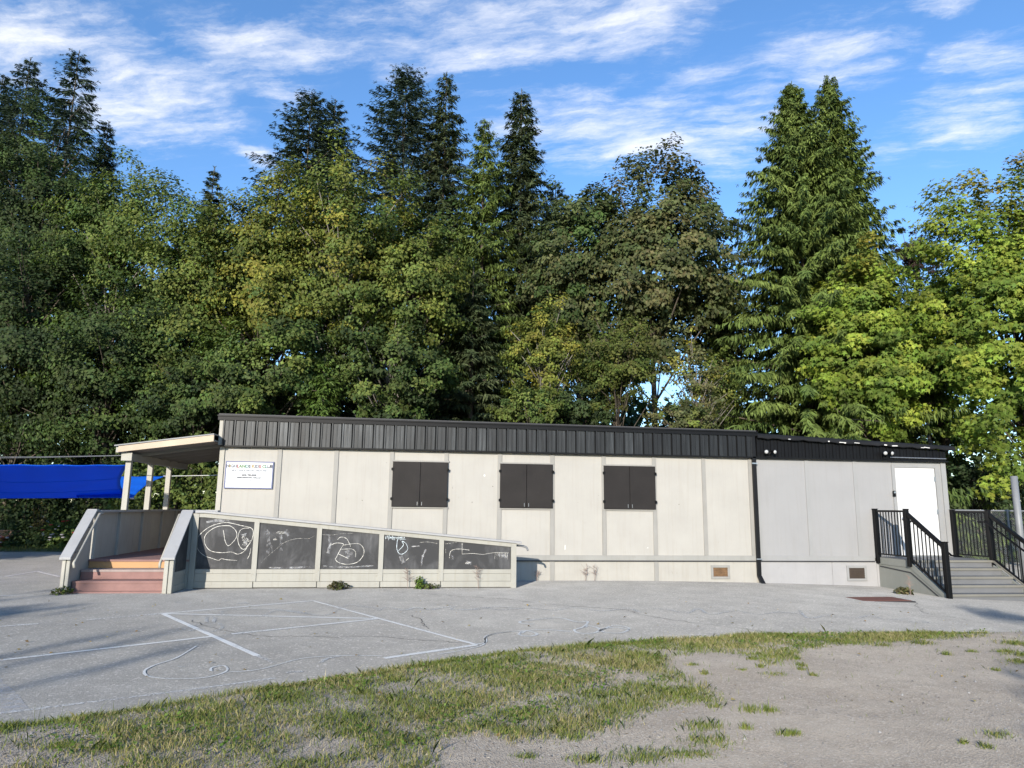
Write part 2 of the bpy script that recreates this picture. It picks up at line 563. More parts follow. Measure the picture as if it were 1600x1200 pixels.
class MB:
    def __init__(s):
        s.v = []
        s.f = []

    def add(s, vs, fs):
        k = len(s.v)
        s.v += [tuple(float(c) for c in p) for p in vs]
        s.f += [tuple(i + k for i in f) for f in fs]
        return s

    def box(s, x0, x1, y0, y1, z0, z1):
        return s.add([(x0, y0, z0), (x1, y0, z0), (x1, y1, z0), (x0, y1, z0), (x0, y0, z1), (x1, y0, z1), (x1, y1, z1), (x0, y1, z1)],
                     [(3, 2, 1, 0), (4, 5, 6, 7), (0, 1, 5, 4), (1, 2, 6, 5), (2, 3, 7, 6), (3, 0, 4, 7)])

    def prism(s, poly, d):
        """poly: planar 3D points, extruded by vector d"""
        n = len(poly)
        P = [np.array(p, float) for p in poly]
        d = np.array(d, float)
        nrm = sum((np.cross(P[i], P[(i + 1) % n]) for i in range(n)), np.zeros(3))
        if nrm @ d > 0:
            P = P[::-1]
        vs = P + [p + d for p in P]
        fs = [tuple(range(n)), tuple(range(2 * n - 1, n - 1, -1))]
        for i in range(n):
            j = (i + 1) % n
            fs.append((j, i, i + n, j + n))
        return s.add(vs, fs)

    def bar(s, a, b, w, h, up=(0, 0, 1)):
        a, b = np.array(a, float), np.array(b, float)
        t = (b - a) / np.linalg.norm(b - a)
        sd = np.cross(t, up)
        sd /= np.linalg.norm(sd)
        u = np.cross(sd, t)
        p = [a + sd * w / 2 * i + u * h / 2 * j for i, j in ((-1, -1), (1, -1), (1, 1), (-1, 1))]
        return s.prism(p, b - a)

    def tube(s, pts, r, n=8, r2=None):
        pts = [np.array(p, float) for p in pts]
        k = len(pts)
        vs, fs = [], []
        ref = np.array((0.31, 0.17, .93))
        for i, p in enumerate(pts):
            t = pts[min(i + 1, k - 1)] - pts[max(i - 1, 0)]
            t /= np.linalg.norm(t) + 1e-9
            a = np.cross(t, ref)
            a /= np.linalg.norm(a) + 1e-9
            b = np.cross(t, a)
            rr = r if r2 is None else r + (r2 - r) * i / (k - 1)
            for j in range(n):
                an = 2 * math.pi * j / n
                vs.append(p + (a * math.cos(an) + b * math.sin(an)) * rr)
        for i in range(k - 1):
            for j in range(n):
                q = (j + 1) % n
                fs.append((i * n + j, i * n + q, (i + 1) * n + q, (i + 1) * n + j))
        fs.append(tuple(range(n - 1, -1, -1)))
        fs.append(tuple(range((k - 1) * n, k * n)))
        return s.add(vs, fs)

    def lathe(s, prof, c, axis='z', n=14):
        vs, fs = [], []
        for (r, h) in prof:
            for j in range(n):
                a = 2 * math.pi * j / n
                if axis == 'z':
                    vs.append((c[0] + r * math.cos(a), c[1] + r * math.sin(a), c[2] + h))
                else:
                    vs.append((c[0] + r * math.cos(a), c[1] - h, c[2] + r * math.sin(a)))
        k = len(prof)
        for i in range(k - 1):
            for j in range(n):
                q = (j + 1) % n
                fs.append((i * n + j, i * n + q, (i + 1) * n + q, (i + 1) * n + j))
        return s.add(vs, fs)

    def build(s, name, mat, parent=None, smooth=False, bevel=0):
        off = ORIGIN.get(parent.name, np.zeros(3)) if parent is not None else np.zeros(3)
        me = bpy.data.meshes.new(name)
        me.from_pydata([tuple(np.array(v) - off) for v in s.v], [], s.f)
        if smooth:
            me.polygons.foreach_set('use_smooth', np.ones(len(me.polygons), bool))
        me.update()
        o = link(name, me, parent, mat)
        if bevel:
            md = o.modifiers.new('bevel', 'BEVEL')
            md.width = bevel
            md.segments = 1
            md.limit_method = 'ANGLE'
        return o


def box(name, mat, parent, *b, bevel=0):
    return MB().box(*b).build(name, mat, parent, bevel=bevel)


def ribbon(name, pts, w, mat, parent, nrm=None, lift=0.0, jitter=.0):
    """thin flat stroke following pts; nrm None = lies on the ground"""
    P = [np.array(p, float) for p in pts]
    # resample
    out = [P[0]]
    for a, b in zip(P[:-1], P[1:]):
        n = max(1, int(np.linalg.norm(b - a) / .25))
        for i in range(1, n + 1):
            out.append(a + (b - a) * i / n)
    P = out
    up = np.array((0, 0, 1.0)) if nrm is None else np.array(nrm, float)
    vs, fs = [], []
    for i, p in enumerate(P):
        t = P[min(i + 1, len(P) - 1)] - P[max(i - 1, 0)]
        sd = np.cross(t, up)
        sd /= np.linalg.norm(sd) + 1e-9
        ww = w / 2 * (1 + jitter * random.uniform(-1, 1))
        for sg in (1, -1):
            q = p + sd * ww * sg
            if nrm is None:
                q[2] = float(gz(q[0])) + lift
            else:
                q = q + up * lift
            vs.append(q)
    for i in range(len(P) - 1):
        fs.append((2 * i + 1, 2 * i, 2 * i + 2, 2 * i + 3))
    m_ = MB().add(vs, fs)
    return m_.build(name, mat, parent)


def smooth_pts(pts, n=6):
    """Catmull-Rom through the points"""
    P = [np.array(p, float) for p in pts]
    P = [2 * P[0] - P[1]] + P + [2 * P[-1] - P[-2]]
    o = []
    for i in range(1, len(P) - 2):
        for k in range(n):
            t = k / n
            a, b, c, d = P[i - 1:i + 3]
            o.append(.5 * ((2 * b) + (-a + c) * t + (2 * a - 5 * b + 4 * c - d) * t * t + (-a + 3 * b - 3 * c + d) * t ** 3))
    o.append(P[-2])
    return o


# ================================================================== GROUND
def grid_sheet(name, xs, ys, zf, mat):
    X, Y = np.meshgrid(xs, ys)
    V = np.stack([X, Y, zf(X, Y)], -1).reshape(-1, 3)
    nx, ny = len(xs), len(ys)
    i = np.arange(nx - 1)[None, :] + nx * np.arange(ny - 1)[:, None]
    F = np.stack([i, i + 1, i + 1 + nx, i + nx], -1).reshape(-1, 4)
    o = link(name, fast_mesh(name, V, 4, F, smooth=True), None, mat)
    tag(o, kind='structure')
    return o


def axis(a, b, step, far=()):
    return np.array(sorted(set(list(np.arange(a, b + 1e-6, step)) + list(far))))


grid_sheet('ground', axis(-60, 60, 4, (-1500, -600, -250, -120, 120, 250, 600, 1500)), axis(-60, 60, 4, (-600, -250, -120, 120, 250, 600, 1500)),
           lambda X, Y: gz(X) - .06, 'forest_floor')
asphalt = grid_sheet('asphalt', axis(-44, 28, 1), axis(-30, 9.6, .9), lambda X, Y: gz(X), 'asphalt')
grid_sheet('lawn_verge', axis(-44, 2, 2), axis(9.6, 16, 1.0), lambda X, Y: gz(X) + .015 + .02 * np.sin(X * 1.7) * np.sin(Y * 2.1), 'verge')

edge_px = [(-500, 1195), (-250, 1168), (0, 1139), (200, 1112), (400, 1080), (600, 1050), (700, 1033), (800, 1019), (1000, 1004), (1200, 993), (1400, 991), (1520, 989), (1620, 987), (1800, 984)]
EDGE = np.array([onG(*p)[:2] for p in edge_px])
EDGE = np.vstack([[-14, -14.0], EDGE, [26, -6.6]])


def edge_y(X):
    return np.interp(X, EDGE[:, 0], EDGE[:, 1])


def wob(X, Y, s=1.0):
    return (np.sin(X * 3.1 * s + 1.3 * np.sin(Y * 2.3 * s)) + np.sin(Y * 4.3 * s + X * 1.9 * s) + .6 * np.sin(X * 9.1 * s + 2) * np.sin(Y * 8.3 * s)) / 2.6


def dirt_z(X, Y):
    d = edge_y(X) - Y + .05 * wob(X, Y)
    h = np.clip(d / .22, -1, 1)
    return gz(X) + np.where(h > 0, .03 * h, .08 * h) + .010 * wob(X, Y, .7) * (d > .2) + .006 * wob(X, Y, 3.1) * (d > .1)


grid_sheet('dirt_lot', axis(-14, 26, .14), axis(-30, -13, .5)[:-1].tolist() + np.arange(-13, -6.2, .12).tolist(), dirt_z, 'dirt')

# painted court lines and chalk on the asphalt
lines = [((254, 959), (402, 1025), .075, 'line_paint'), ((489, 939), (745, 1008), .055, 'line_paint'), ((254, 959), (592, 967), .07, 'line_paint'),
         ((0, 979), (60, 975), .085, 'line_worn'), ((254, 959), (489, 939), .07, 'line_paint'), ((135, 969), (254, 959), .085, 'line_worn'),
         ((362, 991), (592, 967), .07, 'line_paint'), ((0, 1032), (330, 995), .07, 'line_paint'), ((18, 1113), (300, 1078), .06, 'line_worn'),
         ((-30, 1050), (24, 1112), .20, 'chalk_soft'), ((600, 1029), (745, 1008), .08, 'line_paint'), ((300, 1078), (430, 1060), .05, 'line_worn'),
         ((8, 901), (58, 893), .07, 'line_paint'), ((58, 893), (92, 901), .07, 'line_paint'), ((0, 909), (70, 910), .04, 'line_worn'),
         ((0, 931), (52, 930), .06, 'line_paint'), ((52, 930), (96, 920), .04, 'line_worn'), ((402, 1025), (428, 1036), .06, 'line_worn'), ((-200, 1140), (18, 1113), .06, 'line_worn')]
for a, b2, w, mn in lines:
    ribbon('court_line', [onG(*a), onG(*b2)], w, mn, asphalt, lift=.004 + .0006 * random.random(), jitter=.12)


def cpx(reg, sc, pts):
    return [(reg[0] + x / sc, reg[1] + y / sc) for x, y in pts]


C_, D_ = ((200, 920), 2.667), ((740, 930), 2.162)
strokes = [
    (C_, [(285, 240), (200, 290), (110, 320), (68, 345), (90, 368), (200, 378), (330, 370), (410, 345), (400, 322), (350, 330), (345, 345)], .024, 'chalk_strong'),
    (C_, [(410, 350), (520, 342), (600, 325), (700, 297), (780, 286), (900, 280), (1060, 282)], .022, 'chalk_strong'),
    (C_, [(800, 310), (830, 292), (880, 283)], .048, 'chalk_faint'),
    (C_, [(1290, 275), (1390, 258), (1480, 235), (1490, 205), (1530, 187), (1600, 180)], .022, 'chalk_strong'),
    (C_, [(225, 48), (200, 52), (205, 60), (260, 62)], .05, 'chalk_faint'),
    (C_, [(390, 105), (400, 92), (520, 85), (620, 88), (700, 96), (820, 112), (905, 70), (960, 72), (1040, 84)], .05, 'chalk_faint'),
    (C_, [(325, 140), (330, 118), (360, 120), (355, 140)], .05, 'chalk_faint'),
    (C_, [(560, 116), (620, 92), (760, 108)], .05, 'chalk_faint'),
    (C_, [(255, 178), (290, 168), (340, 180), (390, 165), (380, 145)], .048, 'chalk_faint'),
    (C_, [(1040, 92), (1080, 78), (1150, 90), (1200, 80), (1260, 88), (1300, 82), (1360, 75), (1350, 88), (1470, 86), (1520, 76), (1600, 78)], .05, 'chalk_faint'),
    (D_, [(0, 168), (40, 160), (42, 140), (90, 128), (160, 122), (240, 118), (330, 124)], .036, 'chalk_strong'),
    (D_, [(160, 130), (180, 122), (215, 132), (190, 140), (155, 135), (160, 124)], .036, 'chalk_strong'),
    (D_, [(205, 98), (165, 97), (158, 90), (200, 84), (290, 78), (350, 92), (385, 90), (372, 108), (340, 118), (360, 130), (410, 128), (425, 115), (390, 104), (375, 110)], .036, 'chalk_strong'),
    (D_, [(425, 122), (470, 104), (525, 112), (500, 128), (450, 128), (430, 118), (480, 110), (530, 118)], .036, 'chalk_strong'),
    (D_, [(0, 48), (40, 42), (90, 50), (190, 44), (270, 52), (340, 42), (430, 54), (520, 46), (560, 58)], .048, 'chalk_faint'),
    (D_, [(590, 45), (660, 50), (720, 62), (760, 46), (800, 66), (880, 54), (960, 66), (1030, 58), (1110, 64)], .048, 'chalk_faint'),
    (D_, [(1100, 50), (1130, 78), (1200, 70), (1290, 78), (1340, 70), (1400, 84), (1470, 80), (1540, 94), (1500, 92), (1440, 86)], .048, 'chalk_faint'),
]
for (reg, sc), pts, w, mn in strokes:
    ribbon('chalk_stroke', smooth_pts([onG(*p) for p in cpx(reg, sc, pts)], 5), w, mn, asphalt, lift=.0052, jitter=.2)
for px, py, s in ((460, 1051, .16), (378, 943, .2), (355, 939, .12), (282, 1043, .06)):
    p = onG(px, py)
    ribbon('chalk_smudge', [p + np.array((-s / 2, 0, 0)), p + np.array((s / 2, .02, 0))], s * .5, 'chalk_faint', asphalt, lift=.0055)
crk = [((C_), [(270, 132), (300, 150), (390, 170), (470, 188), (560, 198), (700, 198), (820, 202), (1010, 198), (1150, 208), (1300, 220), (1420, 228)]),
       ((D_), [(0, 8), (100, 10), (180, 22), (280, 34), (420, 42), (520, 50), (560, 66), (660, 82), (780, 98), (900, 112), (1000, 126), (1150, 134)]),
       ((D_), [(1490, 24), (1500, 40), (1515, 46), (1510, 54), (1540, 64), (1600, 72), (1680, 86)]),
       ((C_), [(1180, 110), (1220, 128), (1228, 150), (1250, 168)]),
       ((C_), [(1070, 8), (1200, 20), (1300, 26), (1440, 34), (1600, 44)])]
for (reg, sc), pts in crk:
    q = [onG(*p) for p in cpx(reg, sc, pts)]
    q2 = []
    for a, b2 in zip(q[:-1], q[1:]):
        for k in range(5):
            q2.append(a + (b2 - a) * k / 5 + np.array((random.uniform(-.03, .03), random.uniform(-.04, .04), 0)))
    q2.append(q[-1])
    ribbon('asphalt_crack', q2, .009, 'crack', asphalt, lift=.003, jitter=.6)
pl = [onG(*p) for p in ((1336, 938.5), (1352, 933.5), (1404, 934.5), (1392, 941))]
pc = sum(pl) / 4
mp_ = empty('utility_cover', (pc[0], pc[1], float(gz(pc[0]))), 'rusty red metal utility cover set in the asphalt before the grey annex', 'utility cover')
hx, hy = .50, .30
box('rim', 'crack', mp_, pc[0] - hx - .05, pc[0] + hx + .05, pc[1] - hy - .05, pc[1] + hy + .05, float(gz(pc[0])) - .02, float(gz(pc[0])) + .008)
box('cover_plate', 'plate_rust', mp_, pc[0] - hx, pc[0] + hx, pc[1] - hy, pc[1] + hy, float(gz(pc[0])) - .01, float(gz(pc[0])) + .014)

# ================================================================== MAIN BUILDING
P = 1.22
ZF, ZB, ZK = 2.845, .53, .40
mainb = empty('portable_building', (6.1, 0, 0), 'long cream flat-roofed portable building with shuttered windows and black ribbed fascia', 'building')


def shared(name, mb, mat):
    me = bpy.data.meshes.new(name)
    me.from_pydata(mb.v, [], mb.f)
    me.update()
    me.materials.append(MATS[mat])
    return me


OM = ORIGIN[mainb.name]
# core volume behind the cladding
box('wall_core', 'skirt_cream', mainb, .03, 12.27, .055, 8.2, -.25, 3.30)
pm = shared('wall_panel', MB().box(.004, P - .004, 0, .05, ZB - .02, ZF + .05), 'wall_cream')
for i in range(10):
    link('wall_panel', pm, mainb, loc=tuple(np.array((i * P, 0, 0)) - OM))
bm_ = shared('batten', MB().box(-.048, .048, -.022, -.001, ZB + .03, ZF - .002), 'batten_grey')
for i in range(1, 10):
    link('batten', bm_, mainb, loc=tuple(np.array((i * P, 0, 0)) - OM))
box('corner_board', 'post_paint', mainb, -.045, .055, -.028, .06, -.05, ZF - .004)
box('corner_board', 'batten_grey', mainb, 12.10, 12.19, -.028, -.001, ZB + .03, ZF - .002)
box('belt_board', 'belt_grey', mainb, .06, 12.195, -.036, -.002, ZB - .085, ZB + .028)
box('belt_drip', 'flashing', mainb, .06, 12.195, -.045, -.003, ZB - .110, ZB - .088)
for i in range(5):
    x0, x1 = i * 2 * P, (i + 1) * 2 * P
    box('skirt_panel', 'skirt_cream', mainb, x0 + .004, x1 - .004, -.012, .05, -.30, ZB - .09)
for x in (7.32, 9.76):
    box('skirt_batten', 'batten_grey', mainb, x - .05, x + .05, -.03, -.0125, -.30, ZB - .112)
# side and rear walls
for j in range(6):
    box('side_panel', 'wall_cream', mainb, -.012, .029, .06 + j * 1.35, .06 + (j + 1) * 1.35 - .012, -.25, ZF + .05)
# black ribbed fascia: top follows the slightly falling roof edge
zt = lambda x: 3.43 - .05 * x / 12.2
NP = 53
pw = 12.26 / NP
for i in range(NP):
    x0 = .0 + i * pw
    z1 = zt(x0 + pw / 2)
    y0 = -.104
    mb = MB()
    zb = ZF + .03
    prof = [(0, 0), (.012, -.026), (.034, -.026), (.046, 0), (pw * .48, 0), (pw * .5, -.009), (pw * .56, -.009), (pw * .58, 0), (pw - .022, 0), (pw - .020, .02)]
    vs, fs = [], []
    for (dx, dy) in prof:
        vs += [(x0 + dx, y0 + dy, zb), (x0 + dx, y0 + dy, z1)]
    for k in range(len(prof) - 1):
        fs.append((2 * k, 2 * k + 2, 2 * k + 3, 2 * k + 1))
    mb.add(vs, fs).build('fascia_panel', 'fascia_metal', mainb)
box('fascia_backing', 'black_trim', mainb, .0, 12.27, -.072, .02, ZF + .02, 3.36)
box('fascia_bottom_trim', 'black_trim', mainb, -.02, 12.29, -.125, .0, ZF - .004, ZF + .028)
box('fascia_corner_board', 'post_paint', mainb, -.075, -.003, -.10, .02, ZF + .035, 3.43)
MB().prism([(-.11, -.135, 3.42), (12.32, -.135, 3.365), (12.32, -.135, 3.475), (-.11, -.135, 3.53)], (0, .22, 0)).build('gutter', 'black_trim', mainb)
MB().prism([(-.12, -.155, 3.50), (12.33, -.155, 3.445), (12.33, -.155, 3.475), (-.12, -.155, 3.532)], (0, .018, 0)).build('gutter_lip', 'black_trim', mainb)
MB().prism([(-.12, -.05, 3.532), (12.33, -.05, 3.477), (12.33, -.05, 3.515), (-.12, -.05, 3.572)], (0, .10, 0)).build('roof_flashing', 'flashing', mainb)
MB().prism([(-.10, .055, 3.50), (12.30, .055, 3.445), (12.30, .055, 3.49), (-.10, .055, 3.545)], (0, 8.2, 0)).build('roof', 'roof_felt', mainb)
box('side_fascia', 'black_trim', mainb, -.06, .02, .03, 8.22, ZF, 3.48)
# windows closed by double shutters
for (x0, x1) in ((3.69, 4.92), (6.11, 7.328), (8.535, 9.77)):
    z0, z1 = 1.60, 2.595
    w = MB().box(x0 - .03, x1 + .03, -.03, -.001, z0 - .035, z0 - .003).box(x0 - .03, x1 + .03, -.03, -.001, z1 + .003, z1 + .035)
    wf = w.build('window_trim', 'batten_grey', mainb)
    xm = (x0 + x1) / 2
    box('shutter_leaf', 'shutter_dark', wf, x0, xm - .004, -.062, -.024, z0, z1, bevel=.004)
    box('shutter_leaf', 'shutter_dark', wf, xm + .004, x1, -.060, -.024, z0, z1, bevel=.004)
    for sx_ in (x0, x1):
        for zz in (z0 + .17, z1 - .17):
            sg = -1 if sx_ == x0 else 1
            MB().box(sx_ - .03, sx_ + .03, -.070, -.0625, zz - .028, zz + .028).tube([(sx_, -.07, zz - .035), (sx_, -.07, zz + .035)], .009, 6).build('hinge', 'rail_black', wf)
    for dx in (-.05, .05):
        MB().tube([(xm + dx, -.064, z0 + .03), (xm + dx, -.064, z0 + .11)], .006, 6).build('bolt', 'steel', wf)


def vent(parent, x0, x1, z0, z1, frame, louv, rot=0):
    f = MB()
    a = .055
    y0, y1 = -.040, -.0130
    f.box(x0, x1, y0, y1, z0, z0 + a).box(x0, x1, y0, y1, z1 - a, z1).box(x0, x0 + a, y0, y1, z0 + a + .001, z1 - a - .001).box(x1 - a, x1, y0, y1, z0 + a + .001, z1 - a - .001)
    o = f.build('crawl_vent', frame, parent, bevel=.004)
    box('vent_screen', louv, o, x0 + a, x1 - a, -.020, -.0135, z0 + a, z1 - a)
    n = 5
    for k in range(n):
        zz = z0 + a + (k + .5) * (z1 - z0 - 2 * a) / n
        MB().bar((x0 + a, -.026, zz), (x1 - a, -.026, zz), .016, .010).build('louver', 'vent_dark' if louv == 'vent_dark' else 'vent_rust', o)


rgc = random.Random(9)
for (px, py, w_, h_, mm) in ((757, 743, .05, .07, 'frame_white'), (883, 856, .035, .14, 'frame_white'), (707, 762, .03, .08, 'batten_grey'), (770, 760, .03, .02, 'shutter_dark'), (738, 785, .05, .04, 'batten_grey'),
                             (566, 782, .02, .02, 'shutter_dark'), (1061, 788, .02, .02, 'shutter_dark'), (1012, 856, .04, .03, 'frame_white'), (604, 723, .04, .02, 'batten_grey'), (935, 774, .03, .02, 'batten_grey'), (903, 785, .02, .02, 'batten_grey')):
    p_ = onY(px, py, -.002)
    pg = [(p_[0] + math.cos(a_) * w_ / 2 * rgc.uniform(.5, 1.1), -.0025, p_[2] + math.sin(a_) * h_ / 2 * rgc.uniform(.5, 1.1)) for a_ in np.arange(0, 6.2, .8)]
    MB().prism(pg, (0, .002, 0)).build('paint_scuff', mm, mainb)
vent(mainb, 11.07, 11.53, .03, .34, 'batten_grey', 'vent_rust')
# downspout at the joint
ds = MB()
p0 = onY(1180.5, 682, -.1)
ds.prism([(12.175, -.125, 3.40), (12.265, -.125, 3.40), (12.265, -.045, 3.40), (12.175, -.045, 3.40)], (0, 0, -3.40 + .12))
ds.prism([(12.175, -.125, .12), (12.265, -.125, .12), (12.265, -.045, .12), (12.175, -.045, .12)], (.05, -.10, -.19))
dso = ds.build('downspout', 'downspout', mainb, bevel=.008)
box('downspout_strap', 'steel', dso, 12.150, 12.29, -.131, -.126, .475, .50)
box('downspout_strap', 'steel', dso, 12.150, 12.29, -.131, -.126, 2.70, 2.73)
# vent pipe on the roof
vp = onY(1012, 660, 3.2)
MB().tube([(vp[0], 3.2, 3.45), (vp[0], 3.2, 3.70)], .055, 12).lathe([(.0, .10), (.06, .09), (.085, .05), (.085, .0), (.0, .0)], (vp[0], 3.2, 3.70)).build('roof_vent_pipe', 'frame_white', mainb, smooth=True)

# ================================================================== ANNEX
annex = empty('annex_building', (14.8, 0, -.1), 'smaller light grey annex with white door and sloping black roof edge', 'building')
AX0, AX1 = 12.275, 17.285
box('wall_core', 'annex_skirt', annex, AX0 + .01, AX1 - .02, .055, 6.5, -.4, 3.1)
xs = [AX0, 13.60, 14.86, 15.86]
for a, b2 in zip(xs[:-1], xs[1:]):
    box('wall_panel', 'annex_grey', annex, a + .004, b2 - .004, 0, .05, ZB - .02, ZF + .05)
box('wall_panel', 'annex_trim', annex, 17.06, AX1 - .004, 0, .05, ZB - .02, ZF + .05)
box('wall_panel', 'annex_trim', annex, 15.864, 17.056, 0, .05, 2.74, ZF + .05)
for x in (13.60, 14.86):
    box('batten', 'annex_trim', annex, x - .05, x + .05, -.018, -.001, ZB + .03, ZF - .002)
box('batten', 'annex_trim', annex, 12.31, 12.38, -.018, -.001, ZB + .03, ZF - .002)
box('corner_board', 'annex_trim', annex, 17.17, 17.30, -.028, .06, -.40, ZF - .004)
box('belt_board', 'annex_trim', annex, AX0 + .03, 15.20, -.034, -.002, ZB - .085, ZB + .028)
box('belt_drip', 'flashing', annex, AX0 + .03, 15.20, -.044, -.003, ZB - .110, ZB - .088)
for a, b2 in ((AX0, 14.1), (14.1, 15.25), (15.25, AX1)):
    box('skirt_panel', 'annex_skirt', annex, a + .004, b2 - .004, -.012, .05, -.45, ZB - .09)
vent(annex, 14.46, 14.97, -.02, .335, 'annex_trim', 'vent_dark')
for j in range(4):
    box('side_panel', 'annex_trim', annex, AX1 - .019, AX1 + .012, .07 + j * 1.6, .06 + (j + 1) * 1.6, -.4, ZF + .05)
# door
box('door_frame', 'annex_trim', annex, 15.83, 15.915, -.03, .02, .545, 2.76)
box('door_frame', 'annex_trim', annex, 17.0, 17.085, -.03, .02, .545, 2.76)
box('door_frame', 'annex_trim', annex, 15.916, 16.999, -.03, .02, 2.695, 2.76)
box('door_threshold', 'steel', annex, 15.916, 16.999, -.06, .03, .545, .57)
door = box('door', 'door_white', annex, 15.925, 16.99, -.012, .03, .575, 2.688, bevel=.004)
MB().lathe([(.0, .07), (.03, .065), (.036, .04), (.02, .02), (.016, .012), (.042, .011), (.042, .0)], (16.04, -.0125, 1.44), 'y').build('knob', 'steel', door, smooth=True)
for zz in (.80, 1.62, 2.42):
    MB().box(16.955, 17.0, -.018, -.0125, zz - .06, zz + .06).tube([(16.99, -.022, zz - .06), (16.99, -.022, zz + .06)], .009, 6).build('hinge', 'steel', door)
box('keypad_box', 'rail_black', annex, 15.80, 15.865, -.075, -.031, 1.98, 2.12, bevel=.008)
box('keypad_plate', 'steel', annex, 15.808, 15.857, -.080, -.0755, 2.06, 2.10)
# annex fascia
za = lambda x: 3.345 - .185 * (x - 12.3) / 5.0
NQ = 28
qw = (17.29 - 12.30) / NQ
for i in range(NQ):
    x0 = 12.30 + i * qw
    zb = ZF + .03
    prof = [(0, 0), (.010, -.022), (.03, -.022), (.04, 0), (qw * .55, 0), (qw * .58, -.01), (qw * .66, -.01), (qw * .7, 0), (qw - .002, 0)]
    vs, fs = [], []
    for dx, dy in prof:
        vs += [(x0 + dx, -.075 + dy, zb), (x0 + dx, -.075 + dy, za(x0 + dx) - .02)]
    for k in range(len(prof) - 1):
        fs.append((2 * k, 2 * k + 2, 2 * k + 3, 2 * k + 1))
    MB().add(vs, fs).build('fascia_panel', 'black_trim', annex)
box('fascia_backing', 'black_trim', annex, 12.30, 17.29, -.07, .02, ZF + .02, 3.10)
box('fascia_bottom_trim', 'black_trim', annex, 12.295, 17.32, -.11, .0, ZF - .004, ZF + .028)
# drooping felt roof edge
mb = MB()
n = 40
vs, fs = [], []
for i in range(n + 1):
    x = 12.30 + i * (17.50 - 12.30) / n
    z = za(x)
    wv_ = .012 * math.sin(i * 2.3) + .008 * math.sin(i * 5.1)
    for (dy, dz) in ((6.5, .12), (.1, .115), (-.10, .095), (-.165, .05), (-.185, -.01 + wv_), (-.172, -.03 + wv_), (-.10, .0)):
        vs.append((x, dy, z + dz))
k = 7
for i in range(n):
    for j in range(k - 1):
        fs.append((i * k + j, i * k + j + 1, (i + 1) * k + j + 1, (i + 1) * k + j))
mb.add(vs, fs).build('roof', 'roof_felt', annex, smooth=True)
rng = random.Random(4)
for px_ in (1228, 1288, 1305, 1312, 1328, 1374, 1386, 1431, 1436):
    x = 12.3 + (px_ - 1183) * 5.0 / 292
    z = za(x)
    l = rng.uniform(.03, .16)
    MB().bar((x, -.190, z + rng.uniform(-.01, .012)), (x + l, -.190, z - .008 + rng.uniform(-.012, .012)), .006, rng.uniform(.012, .03)).build('peeling_strip', 'frame_white', annex)
# conduit on the fascia
q0, q1 = onY(1391, 714.5, -.12), onY(1478, 717, -.12)
MB().tube([(q0[0], -.12, q0[2]), (q1[0], -.12, q1[2])], .014, 8).build('conduit', 'steel', annex)


def floodlight(px, py, label, spread=.16):
    c = onY(px, py, -.14)
    o = empty('floodlight', (c[0], -.10, c[2] - .05), label, 'floodlight', 'twin floodlights on the annex fascia')
    MB().box(c[0] - .05, c[0] + .05, -.125, -.098, c[2] - .10, c[2] + .0).build('base_plate', 'rail_black', o, bevel=.006)
    for s in (-1, 1):
        a = np.array((c[0], -.14, c[2] - .03))
        b2 = np.array((c[0] + s * spread * .45, -.17, c[2] + .05))
        MB().tube([(c[0], -.12, c[2] - .05), a, b2], .014, 8).build('arm', 'rail_black', o)
        d = np.array((s * .35, -.9, -.15))
        d /= np.linalg.norm(d)
        pts = [b2 - d * .03, b2 + d * .03, b2 + d * .10]
        MB().tube(pts, .028, 12, .05).build('lamp_head', 'rail_black', o, smooth=False)
        h = b2 + d * .101
        MB().tube([h, h + d * .012, h + d * .025], .049, 12, .03).build('lamp_lens', 'lamp_glass', o, smooth=True)


floodlight(1200.5, 709, 'twin-headed security floodlight beside the black downspout')
floodlight(1384, 711, 'twin-headed security floodlight above and left of the white door', .12)

# ================================================================== SIGN
sgn = empty('club_sign', (.61, -.03, 1.94), 'white sign board with blue border and lettering at the building left end', 'sign')
sx0, sx1, sz0, sz1 = .10, 1.11, 1.945, 2.535
box('board', 'sign_white', sgn, sx0, sx1, -.035, -.002, sz0, sz1)
bd = MB()
e_ = .022
for a in ((sx0, sx1, sz1 - e_, sz1), (sx0, sx1, sz0, sz0 + e_), (sx0, sx0 + e_, sz0 + e_ + .001, sz1 - e_ - .001), (sx1 - e_, sx1, sz0 + e_ + .001, sz1 - e_ - .001)):
    bd.box(a[0], a[1], -.041, -.0355, a[2], a[3])
bd.build('border', 'sign_blue', sgn)


def text(body, size, x, z, mats, parent, y=-.0375, spacing=1.0, bold=.0):
    cu = bpy.data.curves.new('txt', 'FONT')
    cu.body = body
    cu.size = size
    cu.align_x = 'CENTER'
    cu.align_y = 'CENTER'
    cu.space_character = spacing
    cu.offset = bold
    cu.resolution_u = 3
    for mm in mats:
        cu.materials.append(MATS[mm])
    if len(mats) > 1:
        for i in range(len(body)):
            cu.body_format[i].material_index = (i * 5 + i // 3) % len(mats)
    tmp = bpy.data.objects.new('tmp_text', cu)
    COL.objects.link(tmp)
    dg = bpy.context.evaluated_depsgraph_get()
    me = bpy.data.meshes.new_from_object(tmp.evaluated_get(dg))
    bpy.data.objects.remove(tmp)
    me.name = 'lettering'
    R = Matrix.Translation(Vector((x, y, z)) - Vector(ORIGIN[parent.name])) @ Matrix.Rotation(math.pi / 2, 4, 'X')
    me.transform(R)
    return link('lettering', me, parent)


